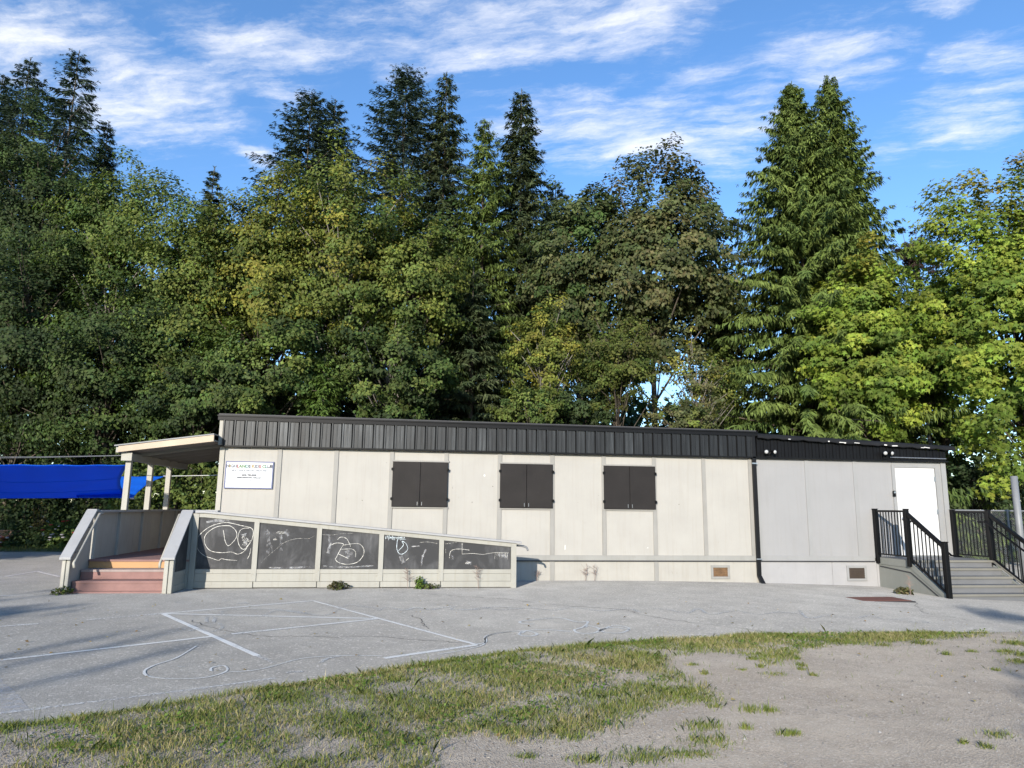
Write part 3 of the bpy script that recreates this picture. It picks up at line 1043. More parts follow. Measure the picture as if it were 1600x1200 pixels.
cx_ = (sx0 + sx1) / 2
text('HIGHLANDS KIDS CLUB', .093, cx_, 2.425, ['ink_dark', 'ink_teal', 'ink_green', 'ink_red', 'ink_grey', 'ink_gold'], sgn, spacing=.98, bold=.005)
text('MULTI AGE & GROUP CHILDCARE', .048, cx_, 2.335, ['ink_grey'], sgn, bold=.0022)
box('rule', 'ink_pale', sgn, cx_ - .34, cx_ + .34, -.0372, -.0355, 2.282, 2.287)
text('(604) 983-0058', .050, cx_, 2.235, ['ink_dark'], sgn, bold=.003)
text('highlandskidsclub@telus.net', .044, cx_, 2.182, ['ink_dark'], sgn, bold=.0025)
text('EST. 1985', .036, cx_, 2.122, ['ink_pale'], sgn, bold=.0015)
for gx, cols in ((.165, ('ink_pale', 'ink_grey', 'ink_green')), (.84, ('ink_grey', 'ink_pale', 'ink_red'))):
    for k, mm in enumerate(cols):
        x = gx + k * .085
        z = 2.06
        d = MB()
        d.lathe([(.028, 0), (.034, 0)], (x, -.0372, z + .025), 'y', 12)
        d.box(x - .022, x - .017, -.0373, -.0371, z - .05, z - .008)
        d.box(x + .017, x + .022, -.0373, -.0371, z - .05, z - .008)
        d.box(x - .03, x + .03, -.0373, -.0371, z - .056, z - .051)
        d.build('doodle', mm, sgn)

# ================================================================== RAMP, PORCH, STEPS
ramp = empty('access_ramp', (3.1, -1.4, 0), 'long painted wooden access ramp faced with five chalkboard panels', 'ramp')
YR = -1.45
RX0, RX1 = -.06, 6.32


def ztop(x):
    return 1.465 - max(0.0, x - .15) * (1.465 - .915) / (6.32 - .15)


# posts / battens
pxs = [1.145, 2.35, 3.57, 4.77]
for x in pxs:
    box('post', 'ramp_paint', ramp, x - .048, x + .048, YR - .025, YR - .001, .135, ztop(x) - .10)
box('post', 'ramp_paint', ramp, RX0, RX0 + .11, YR - .03, YR + .09, 0, ztop(0) - .045)
box('post', 'ramp_paint', ramp, 6.19, 6.30, YR - .028, YR + .09, 0, ztop(6.25) - .03)
# sloped top rail and cap
MB().prism([(.052, YR - .022, ztop(.1) - .115), (.15, YR - .022, ztop(.15) - .115), (6.188, YR - .022, ztop(6.188) - .115), (6.188, YR - .022, ztop(6.188) - .035), (.15, YR - .022, ztop(.15) - .035), (.052, YR - .022, ztop(.1) - .035)], (0, .02, 0)).build('top_rail', 'ramp_paint', ramp)
MB().prism([(-.02, YR - .06, ztop(0) - .033), (.15, YR - .06, ztop(.15) - .033), (6.40, YR - .06, ztop(6.40) - .033), (6.40, YR - .06, ztop(6.40) + .008), (.15, YR - .06, ztop(.15) + .008), (-.02, YR - .06, ztop(0) + .008)], (0, .18, 0)).build('rail_cap', 'ramp_cap', ramp, bevel=.004)
# board backing
MB().prism([(RX0 + .02, YR + .021, .02), (6.29, YR + .021, .02), (6.29, YR + .021, ztop(6.29) - .04), (.15, YR + .021, ztop(.15) - .04), (RX0 + .02, YR + .021, ztop(0) - .04)], (0, .03, 0)).build('backing_board', 'ramp_paint', ramp)
# bottom boards
segs = [(RX0 + .112, 1.097), (1.193, 2.302), (2.398, 3.522), (3.618, 4.722), (4.818, 6.188)]
boards = []
for k, (a, b2) in enumerate(segs):
    box('sill_board', 'ramp_paint', ramp, a, b2, YR - .016, YR + .020, .285, .365)
    box('skirt_board', 'ramp_paint', ramp, a, b2, YR - .008, YR + .020, .135, .280)
    cb = MB().prism([(a + .004, YR + .004, .369), (b2 - .004, YR + .004, .369), (b2 - .004, YR + .004, ztop(b2) - .118), (max(a, .15), YR + .004, ztop(a) - .118), (a + .004, YR + .004, ztop(a) - .118)], (0, .014, 0)).build('chalkboard', 'chalkboard', ramp)
    boards.append(cb)
    box('bottom_trim', 'ramp_paint', ramp, a - .04, b2 + .04, YR - .020, YR + .019, .018 + .006 * (k % 2), .130)


def chalk_dust(bi, reg, sc, pts, w, mat='chalk_soft'):
    q = [onY(*p, YR + .0036) for p in cpx(reg, sc, pts)]
    ribbon('chalk_smear', smooth_pts([np.array((p[0], YR + .0036, p[2])) for p in q], 4), w, mat, boards[bi], nrm=(0, -1, 0), jitter=.5)


def chalk(bi, reg, sc, pts, w=.012, mat='chalk_strong', sm=5):
    q = [onY(*p, YR + .003) for p in cpx(reg, sc, pts)]
    q = [np.array((p[0], YR + .003, p[2])) for p in q]
    ribbon('chalk_stroke', smooth_pts(q, sm) if sm else q, w * .54, mat, boards[bi], nrm=(0, -1, 0), jitter=.55)


A_, B_ = ((290, 795), 6.154), ((490, 820), 4.706)
chalk(0, *A_, [(115, 275), (160, 225), (220, 180), (290, 150), (380, 132), (450, 140), (530, 160), (620, 180), (650, 215), (640, 290), (600, 355), (560, 410), (500, 436), (440, 415), (350, 422), (250, 408), (200, 365), (180, 310), (190, 255), (240, 205), (310, 170), (390, 162), (440, 170), (485, 215), (490, 270), (450, 325), (408, 355), (380, 310), (368, 240), (362, 205)], .014)
chalk(0, *A_, [(105, 300), (100, 340), (125, 400), (180, 450), (250, 475), (315, 495), (345, 480), (400, 490), (495, 496)], .011)
chalk(0, *A_, [(610, 185), (560, 188), (520, 215), (502, 290), (520, 360), (560, 390), (600, 350)], .013)
chalk(0, *A_, [(627, 380), (615, 440), (595, 480)], .013)
for k in range(22):
    x, y = 575 + random.gauss(0, 24), 300 + random.gauss(0, 24)
    chalk(0, *A_, [(x, y), (x + random.uniform(-8, 8), y + random.uniform(4, 12))], .011, 'chalk_strong', 0)
chalk(1, *A_, [(722, 520), (800, 445), (880, 380), (930, 335), (1010, 300), (1090, 285), (1190, 285), (1240, 258)], .008, 'chalk_faint')
chalk(1, *A_, [(870, 240), (890, 222), (940, 225), (945, 235), (900, 235), (875, 228)], .03, 'chalk_faint')
for x in (905, 915, 922):
    chalk(1, *A_, [(x, 240), (x + 6, 300), (x + 4, 400)], .022, 'chalk_soft')
chalk(1, *A_, [(840, 300), (870, 280), (850, 300), (880, 295)], .03, 'chalk_faint')
chalk(1, *A_, [(820, 320), (835, 420)], .05, 'chalk_soft')
chalk(2, *B_, [(65, 72), (130, 75), (200, 66), (290, 62)], .010, 'chalk_faint')
chalk(2, *B_, [(125, 150), (165, 134), (215, 138), (215, 152), (195, 185), (170, 235), (160, 255), (190, 280), (250, 290), (320, 275), (362, 230), (370, 185), (345, 145), (300, 138), (215, 150)], .012)
chalk(2, *B_, [(175, 110), (200, 90), (240, 100), (262, 135), (272, 160)], .011)
chalk(2, *B_, [(205, 180), (280, 178), (308, 200), (308, 238)], .011)
chalk(2, *B_, [(185, 215), (255, 248)], .010, 'chalk_strong', 0)
chalk(2, *B_, [(235, 195), (262, 222)], .010, 'chalk_faint', 0)
chalk_dust(0, *A_, [(200, 130), (300, 110), (420, 112)], .05)
chalk_dust(0, *A_, [(560, 240), (575, 300), (570, 360)], .09)
chalk_dust(1, *A_, [(780, 200), (800, 330), (790, 430)], .07)
chalk_dust(1, *A_, [(960, 200), (990, 260)], .08)
chalk_dust(1, *A_, [(800, 565), (950, 568), (1200, 560)], .03)
chalk_dust(2, *B_, [(110, 70), (120, 140), (105, 210)], .05)
chalk_dust(2, *B_, [(240, 190), (270, 230)], .12)
chalk_dust(2, *B_, [(70, 305), (250, 312), (440, 300)], .03)
chalk_dust(3, *B_, [(640, 230), (660, 280)], .08)
chalk_dust(4, *B_, [(1010, 190), (1015, 260)], .08)
chalk_dust(4, *B_, [(1350, 215), (1430, 225)], .09)
chalk_dust(4, *B_, [(1120, 275), (1160, 282)], .06)
zig = []
for k in range(26):
    zig.append((528 + k * 5.6, (80 if k % 2 else 108) + k * .35 + random.uniform(-8, 8)))
chalk(3, *B_, zig, .016, 'chalk_blue', 0)
chalk(3, *B_, [(560, 92), (640, 100), (680, 106), (600, 96), (655, 92)], .022, 'chalk_blue')
chalk(3, *B_, [(615, 115), (612, 175), (630, 212), (660, 212), (692, 180), (680, 140), (650, 120), (660, 150), (620, 195)], .014, 'chalk_blue')
chalk(3, *B_, [(780, 130), (840, 126), (912, 138)], .010, 'chalk_faint')
chalk(3, *B_, [(825, 180), (800, 240), (792, 300)], .06, 'chalk_soft')
chalk(3, *B_, [(720, 160), (780, 155)], .03, 'chalk_soft')
chalk(3, *B_, [(680, 262), (700, 244)], .010, 'chalk_strong', 0)
chalk(4, *B_, [(965, 140), (1000, 136), (1055, 128)], .010, 'chalk_faint')
chalk(4, *B_, [(998, 245), (1005, 200), (1030, 182), (1080, 178), (1145, 186)], .013)
chalk(4, *B_, [(1092, 135), (1092, 215), (1170, 210), (1245, 218), (1330, 204), (1435, 206)], .011, 'chalk_strong', 0)
chalk(4, *B_, [(970, 170), (972, 220)], .012, 'chalk_faint', 0)
for k in range(9):
    x = 1335 + k * 11
    chalk(4, *B_, [(x, 205), (x + random.uniform(-4, 4), 225 + random.uniform(0, 30))], .014, 'chalk_faint', 0)
for x in (1115, 1135, 1128):
    chalk(4, *B_, [(x, 285), (x + 18, 275)], .03, 'chalk_faint', 0)
# ramp deck and end handrail stubs
MB().prism([(0, -.10, .0), (0, -.10, .54), (6.25, -.10, .05), (6.25, -.10, .0)], (0, YR + .16, 0)).build('deck', 'tread_grey', ramp)
for yy in (YR + .12,):
    p = [(6.0, yy, ztop(6.0) - .08), (6.38, yy, ztop(6.38) - .08), (6.52, yy, ztop(6.5) - .10), (6.56, yy, ztop(6.5) - .17)]
    MB().tube(smooth_pts(p, 4), .022, 8).build('handrail_end', 'galv', ramp, smooth=True)

porch = empty('porch_steps', (-1.0, -1.8, 0), 'pink timber porch steps with orange top riser between sloping side walls', 'steps')
DZ = .545
SX0, SX1 = -1.86, -.26
box('porch_deck', 'tread_pink', porch, -1.95, -.005, YR + .0, 4.6, .42, DZ)
box('porch_deck_front', 'tread_pink', porch, SX0 - .01, -.065, YR - .045, YR - .0012, DZ - .035, DZ)
box('riser', 'riser_orange', porch, SX0, SX1, -1.478, -1.452, .39, DZ - .038)
box('tread', 'tread_grey', porch, SX0, SX1, -1.80, -1.452, .345, .385)
box('riser', 'tread_pink', porch, SX0, SX1, -1.788, -1.762, .215, .343)
box('tread', 'tread_pink', porch, SX0, SX1, -2.11, -1.762, .172, .210)
box('riser', 'tread_pink', porch, SX0, SX1, -2.098, -2.072, .035, .170)
box('tread', 'tread_pink', porch, SX0, SX1, -2.16, -2.10, -.01, .032)


def stair_wall(x0, x1, inner, boardpanel):
    ya, yb = YR, -2.26
    za_, zb_ = 1.455, .665
    side = MB().prism([(x0 + .02, ya, 0), (x0 + .02, ya, za_ - .05), (x0 + .02, yb + .10, zb_ - .05 + .10 * (za_ - zb_) / (ya - yb)), (x0 + .02, yb + .10, 0)], (x1 - x0 - .04, 0, 0)).build('side_wall', 'parapet_grey' if not boardpanel else 'ramp_paint', porch)
    box('newel_post', 'post_paint', porch, x0, x0 + (x1 - x0) * .47, yb - .01, yb + .10, 0, zb_ - .02, bevel=.006)
    box('newel_post', 'ramp_paint', porch, x0 + (x1 - x0) * .53, x1, yb, yb + .10, 0, zb_ - .025, bevel=.006)
    sl_ = (za_ - zb_) / (ya - yb)
    MB().prism([(x0 - .03, ya + .0, za_ - .02), (x0 - .03, ya + .0, za_ + .022), (x0 - .03, yb - .07, zb_ + .022 - .05 * sl_), (x0 - .03, yb - .07, zb_ - .02 - .05 * sl_)], (x1 - x0 + .06, 0, 0)).build('cap_board', 'ramp_cap', porch, bevel=.004)
    box('cap_block', 'ramp_cap', porch, x0 - .02, x1 + .02, ya + .002, ya + .12, za_ - .02, za_ + .03, bevel=.004)
    # handrail tube on the inner face
    xi = inner
    hp = [(xi, ya + .16, za_ - .06), (xi, ya + .02, za_ - .06), (xi, yb + .05, zb_ - .06), (xi, yb - .02, zb_ - .13), (xi + (.0 if boardpanel else .02), yb - .025, zb_ - .21)]
    MB().tube(hp, .024, 10).build('handrail', 'post_paint', porch, smooth=True)
    for f_ in (.25, .8):
        y = ya + (yb - ya) * f_
        z = za_ - .07 + (zb_ - za_) * f_
        wx = x1 - .02 if not boardpanel else x0 + .02
        MB().bar((wx, y, z - .05), (xi, y, z - .02), .02, .012).build('bracket', 'galv', porch)
    return side


stair_wall(-1.99, -1.86, -1.79, False)
stair_wall(-.26, -.10, -.33, True)
# outer face of the right stair wall: little chalkboard and trims
MB().prism([(-.1195, -1.50, .37), (-.1195, -1.50, 1.26), (-.1195, -2.10, .68), (-.1195, -2.10, .37)], (.008, 0, 0)).build('chalkboard', 'chalkboard', porch)
MB().box(-.1195, -.104, -2.12, -1.482, .285, .365).build('sill_board', 'ramp_paint', porch)
MB().box(-.1195, -.100, -2.16, -1.485, .012, .125).build('bottom_trim', 'ramp_paint', porch)
box('corner_post', 'ramp_paint', porch, -.135, -.066, YR - .035, YR + .09, 0, 1.41)
# porch parapet along the far side
for k in range(5):
    y0 = YR + .125 + k * 1.0
    box('parapet_panel', 'parapet_grey', porch, -1.955, -1.905, y0 + .004, y0 + .996, .40, 1.42)
for y in (YR + .16, -.18, 1.09, 2.34, 3.35):
    box('parapet_stud', 'parapet_grey', porch, -1.904, -1.86, y - .045, y + .045, DZ + .001, 1.42)
box('parapet_cap', 'ramp_cap', porch, -1.99, -1.80, YR + .123, 3.68, 1.4205, 1.462)
box('parapet_panel', 'parapet_grey', porch, -1.90, -.05, 3.55, 3.60, .40, 1.42)
box('parapet_cap', 'ramp_cap', porch, -1.795, -.05, 3.50, 3.66, 1.4205, 1.462)
box('porch_skirt', 'parapet_grey', porch, -1.98, -1.956, YR + .10, 4.6, 0, .50)
box('ledge_cap', 'ramp_cap', porch, -.20, .35, YR + .125, YR + .32, 1.435, 1.485, bevel=.004)

# canopy
can = empty('porch_canopy', (-1.0, 1.0, 1.46), 'lean-to porch canopy with pale timber edge on three square posts', 'canopy')
yc0, yc1 = -.42, 3.6
for y in (-.18, 1.09, 2.34):
    MB().box(-1.875, -1.765, y - .05, y + .05, 1.463, 2.50).build('post', 'post_paint', can, bevel=.005)
box('beam', 'soffit', can, -1.90, -1.74, -.30, yc1 - .1, 2.50, 2.64)
box('beam_end', 'post_paint', can, -1.93, -1.72, -.345, -.301, 2.485, 2.655)
zl, zr = 2.72, 2.99
xl, xr = -1.93, -.08
MB().prism([(xl, yc0 + .03, zl - .055), (xr, yc0 + .03, zr - .055), (xr, yc0 + .03, zr - .03), (xl, yc0 + .03, zl - .03)], (0, yc1 - yc0, 0)).build('soffit', 'soffit', can)
MB().prism([(xl - .04, yc0 - .02, zl - .07), (xr, yc0 - .02, zr - .07), (xr, yc0 - .02, zr + .07), (xl - .04, yc0 - .02, zl + .055)], (0, .045, 0)).build('rake_board', 'raw_timber', can, bevel=.004)
box('eave_board', 'post_paint', can, xl - .10, xl - .045, yc0 + .03, yc1, zl - .07, zl + .05)
MB().prism([(xl - .12, yc0 - .03, zl + .055), (xr, yc0 - .03, zr + .075), (xr, yc0 - .03, zr + .10), (xl - .12, yc0 - .03, zl + .08)], (0, yc1 - yc0 + .06, 0)).build('roof_sheet', 'galv', can)
for y in np.arange(.3, 3.5, .6):
    MB().bar((xl + .02, y, zl - .09), (xr, y, zr - .09), .04, .08).build('rafter', 'soffit', can)

# ================================================================== RIGHT STAIRS
st = empty('annex_stairs', (16.3, -1.2, -.2), 'grey wooden stairs with black metal railings up to the white annex door', 'stairs')
LZ = .545
box('landing', 'stair_grey', st, 15.31, 17.30, -1.20, -.03, LZ - .05, LZ)
steps = [(-1.46, .39), (-1.73, .235), (-1.99, .08), (-2.25, -.075)]
prevz = LZ
prevy = -1.20
allst = [(-1.20, LZ)] + steps
zg = -.20
for i, (y, z) in enumerate(allst):
    zn = allst[i + 1][1] if i + 1 < len(allst) else zg - .05
    box('riser', 'stair_grey', st, 15.36, 17.28, y - .0, y + .022, zn - .03, z - .052)
    if i:
        box('tread', 'stair_grey', st, 15.36, 17.28, y - .02, allst[i - 1][0] - .002, z - .05, z)
    box('nosing', 'nosing', st, 15.36, 17.28, y - .034, y - .021, z - .045, z + .003)
skp = [(15.30, -.03, -.35), (15.30, -.03, .52), (15.30, -1.12, .52), (15.30, -1.22, .44), (15.30, -2.27, -.15), (15.30, -2.27, -.35)]
for xx in (15.30, 17.285):
    MB().prism([(xx, p[1], p[2]) for p in skp], (.05, 0, 0)).build('stair_skirt', 'stair_paint', st)
box('landing_edge', 'stair_paint', st, 15.285, 15.299, -1.16, -.05, .38, .535)
MB().prism([(15.286, -1.16, .36), (15.286, -2.25, -.24), (15.286, -2.25, -.12), (15.286, -1.16, .50)], (.0125, 0, 0)).build('stringer_trim', 'stair_paint', st)
for a, b2 in (((15.290, -.08, .33), (15.290, -1.15, .27)), ((15.290, -1.15, .27), (15.290, -2.0, -.17))):
    MB().bar(a, b2, .012, .022).build('drip_strip', 'flashing', st)
MB().bar((17.31, -1.22, .53), (17.31, -2.45, -.17), .06, .03).build('stringer_cap', 'nosing', st)


def rail_run(x, sign):
    ys = [-.07, -1.18, -2.31]
    zt_ = [1.665, 1.665, .985]
    zb2 = [.40, .40, -.21]
    for k, (y, a, b2) in enumerate(zip(ys, zt_, zb2)):
        po = box('railing_post', 'rail_black', st, x - .045, x + .045, y - .045, y + .045, b2, a, bevel=.005)
        box('post_cap', 'rail_black', po, x - .053, x + .053, y - .053, y + .053, a + .0005, a + .018, bevel=.004)
    MB().bar((x, ys[0] - .046, 1.625), (x, ys[1] + .046, 1.625), .05, .045).build('top_rail', 'rail_black', st)
    MB().bar((x, ys[0] - .046, .62), (x, ys[1] + .046, .62), .035, .03).build('bottom_rail', 'rail_black', st)
    nb = 10
    for k in range(nb):
        y = ys[0] - .046 + (ys[1] - ys[0] + .092) * (k + .5) / nb
        box('baluster', 'rail_black', st, x - .009, x + .009, y - .009, y + .009, .636, 1.602)
    # sloped part
    ta, tb = (x, ys[1] - .046, 1.56), (x, ys[2] + .046, .90)
    ba, bb = (x, ys[1] - .046, .58), (x, ys[2] + .046, -.06)
    MB().bar(ta, tb, .06, .075).build('top_rail', 'rail_black', st)
    MB().bar(ba, bb, .035, .035).build('bottom_rail', 'rail_black', st)
    nb = 9
    for k in range(nb):
        f_ = (k + .5) / nb
        y = ta[1] + (tb[1] - ta[1]) * f_
        z1 = ta[2] + (tb[2] - ta[2]) * f_ - .03
        z0 = ba[2] + (bb[2] - ba[2]) * f_ + .01
        box('baluster', 'rail_black', st, x - .009, x + .009, y - .009, y + .009, z0, z1)
    xi = x + sign * .11
    pts = [(xi, -.98, 1.405), (xi, -1.22, 1.405), (xi, -2.34, .72), (xi, -2.62, .72)]
    MB().tube(pts, .021, 8).build('handrail', 'rail_black', st)
    for y, z in ((-1.18, 1.40), (-2.31, .73)):
        MB().bar((x, y, z - .04), (xi, y, z - .02), .018, .014).build('bracket', 'rail_black', st)


rail_run(15.27, 1)
rail_run(17.33, -1)

# ================================================================== FENCE at right
fz = onY(1560, 798, 1.8)[2]
fen = empty('chain_link_fence', (22.0, 1.8, -.3), 'galvanised chain-link fence behind the right-hand railing', 'fence')
fx0, fx1 = 17.5, 30.0
MB().tube([(fx0, 1.8, fz), (fx1, 1.8, fz)], .022, 8).build('top_rail', 'galv', fen)
for x in (17.6, onY(1577, 830, 1.8)[0], 22.6, 25.4, 28.2):
    MB().tube([(x, 1.8, -.35), (x, 1.8, fz + .04)], .03, 8).build('fence_post', 'galv', fen)
mb = MB()
hgt = fz + .25
sp_ = .062
vs, fs = [], []
for dr in (1, -1):
    for i in range(int((22.4 - fx0 + hgt) / sp_)):
        xa = fx0 - (hgt if dr > 0 else 0) + i * sp_
        a = np.array((xa, 1.8, -.25)) if dr > 0 else np.array((xa, 1.8, fz))
        b2 = a + np.array((hgt, 0, hgt * dr))
        if a[0] < fx0 or b2[0] > 22.5:
            continue
        k = len(vs)
        nn = np.array((-dr, 0, 1)) / 1.414 * .0022
        o = np.array((0, .004 * dr, 0))
        vs += [a + nn + o, a - nn + o, b2 - nn + o, b2 + nn + o]
        fs.append((k, k + 1, k + 2, k + 3))
mb.add(vs, fs).build('chain_mesh', 'galv', fen)
pp = onY(1590, 800, 1.1)
pol = empty('metal_pole', (pp[0], 1.1, -.3), 'thick galvanised metal pole by the chain-link fence at right edge', 'pole')
MB().tube([(pp[0], 1.1, -.35), (pp[0], 1.1, 2.6)], .085, 16).build('shaft', 'galv', pol, smooth=True)
MB().lathe([(.0, .0), (.15, .0), (.15, .02), (.09, .03)], (pp[0], 1.1, float(gz(pp[0])))).build('base_flange', 'galv', pol)


# ================================================================== SHADE SAILS
def sail(name, label, corners, sag, inward, ropes, n=40):
    """corners a (near right), b (far right), c (far left), d (near left)"""
    a, b2, c, d = [np.array(p, float) for p in corners]
    o = empty(name, tuple((a + b2 + c + d) / 4), label, 'shade sail')
    u = np.linspace(0, 1, n)
    V = []
    for i in range(n):
        for j in range(n):
            s_, t_ = u[i], u[j]
            s2 = s_ + inward * math.sin(math.pi * t_) * (1 - 2 * s_)
            t2 = t_ + inward * .35 * math.sin(math.pi * s_) * (1 - 2 * t_)
            p = (a * (1 - t2) + b2 * t2) * (1 - s2) + (d * (1 - t2) + c * t2) * s2
            wr = .006 * math.sin(t_ * 23 + s_ * 9) * (1 - s_) ** 3 + .006 * math.sin(s_ * 31 + t_ * 4) * (1 - t_) ** 2
            p = p - np.array((0, 0, sag * math.sin(math.pi * s_) * math.sin(math.pi * t_) + wr))
            V.append(p - ORIGIN[o.name])
    idx = np.arange(n - 1)[None, :] + n * np.arange(n - 1)[:, None]
    F = np.stack([idx, idx + 1, idx + 1 + n, idx + n], -1).reshape(-1, 4)
    cl_ = link('cloth', fast_mesh('cloth', V, 4, F, smooth=True), o, 'sail_cloth')
    md = cl_.modifiers.new('thickness', 'SOLIDIFY')
    md.thickness = .006
    for t_i in (int(n * .34), int(n * .67)):
        q_ = [V[i * n + t_i] + ORIGIN[o.name] + np.array((0, -.004, -.010)) for i in range(n)]
        MB().tube(q_, .006, 4).build('seam', 'sail_cloth', o)
    for k, (p, q) in enumerate(ropes):
        MB().tube([p, (np.array(p) + np.array(q)) / 2 - np.array((0, 0, .02)), q], .009, 6).build('rope', 'rope_white', o)
    for p in (a, b2):
        MB().tube([p + np.array((-.03, 0, 0)), p + np.array((.06, 0, .004))], .025, 8).build('corner_ring', 'steel', o)
    return o


s1a = onY(199, 726, -.15)
s1b = onY(206, 778, 5.0)
s1d = onY(-110, 724, -.6)
s1c = onY(-110, 780, 5.2)
sail('shade_sail', 'large dark blue shade sail stretched left of the porch canopy', (s1a, s1b, s1c, s1d), .10, .05,
     [(s1a, (-1.80, -.15, 2.60))])
s2a = onY(257, 744, 5.2)
s2b = onY(206, 779, 3.6)
s2c = onY(120, 778, 3.8)
s2d = onY(100, 744, 6.2)
sail('shade_sail', 'smaller bright blue shade sail behind the canopy posts', (s2a, s2b, s2c, s2d), .03, .06,
     [(s2a, (.0, 4.2, onY(343, 738, 4.2)[2]))])
# cables overhead at left
cbl = empty('overhead_cable', (-8, 1.0, 2.6), 'pair of thin grey cables strung above the blue shade sail', 'cable')
for ya_, yb_, d in ((706, 711, 0.0), (709.5, 711.5, .1)):
    a, b2 = onY(-350, ya_ - 4, 2.4 + d), onY(206, yb_, -.2)
    pts = [a + (b2 - a) * t_ - np.array((0, 0, .10 * math.sin(math.pi * t_))) for t_ in np.linspace(0, 1, 9)]
    MB().tube(pts, .004, 6).build('wire', 'galv', cbl)

#FOLIAGE
# ================================================================== FOLIAGE
def unit(V):
    return V / (np.linalg.norm(V, axis=-1, keepdims=True) + 1e-9)


def rhombi(C, D, N, L, Wd, fold=.25):
    """leaf-shaped quads: C base, D direction, N approximate normal, L length, Wd half width"""
    D = unit(D)
    S = unit(np.cross(D, N))
    U = np.cross(S, D)
    L = L[:, None]
    Wd = Wd[:, None]
    mid = C + D * L * .5
    V = np.stack([C, mid + S * Wd + U * Wd * fold, C + D * L - U * L * .12, mid - S * Wd + U * Wd * fold], 1)
    return V.reshape(-1, 3)


def stars(C, D, N, L):
    """five-lobed leaves, one ten-sided polygon each"""
    D = unit(D)
    S = unit(np.cross(D, N))
    out = []
    ang = [0, 38, 72, 180, 288, 322]
    rad = [1.05, .42, 1.0, .50, 1.0, .42]
    for a, r in zip(ang, rad):
        a = math.radians(a)
        U = np.cross(S, D)
        out.append(C + (D * math.cos(a) + S * math.sin(a)) * (r * L)[:, None] * .62 - U * (r * r * .10 * L)[:, None])
    return np.stack(out, 1).reshape(-1, 3)


def pick_col(cols, n, rng, wts=None):
    cols = np.array(cols)
    i = rng.choice(len(cols), n, p=wts)
    j = rng.choice(len(cols), n, p=wts)
    f = rng.random((n, 1))
    return cols[i] * f + cols[j] * (1 - f)


def lump(dirs, seed, k=9, amp=.22):
    rng = np.random.default_rng(seed)
    r = np.ones(len(dirs))
    for _ in range(k):
        ax = unit(rng.normal(size=3))
        f = rng.uniform(2.0, 5.5)
        r += amp / 2.2 * np.sin(f * (dirs @ ax) * 1.6 + rng.uniform(0, 6.3))
    return np.clip(r, .55, 1.35)


NTREE = [0]


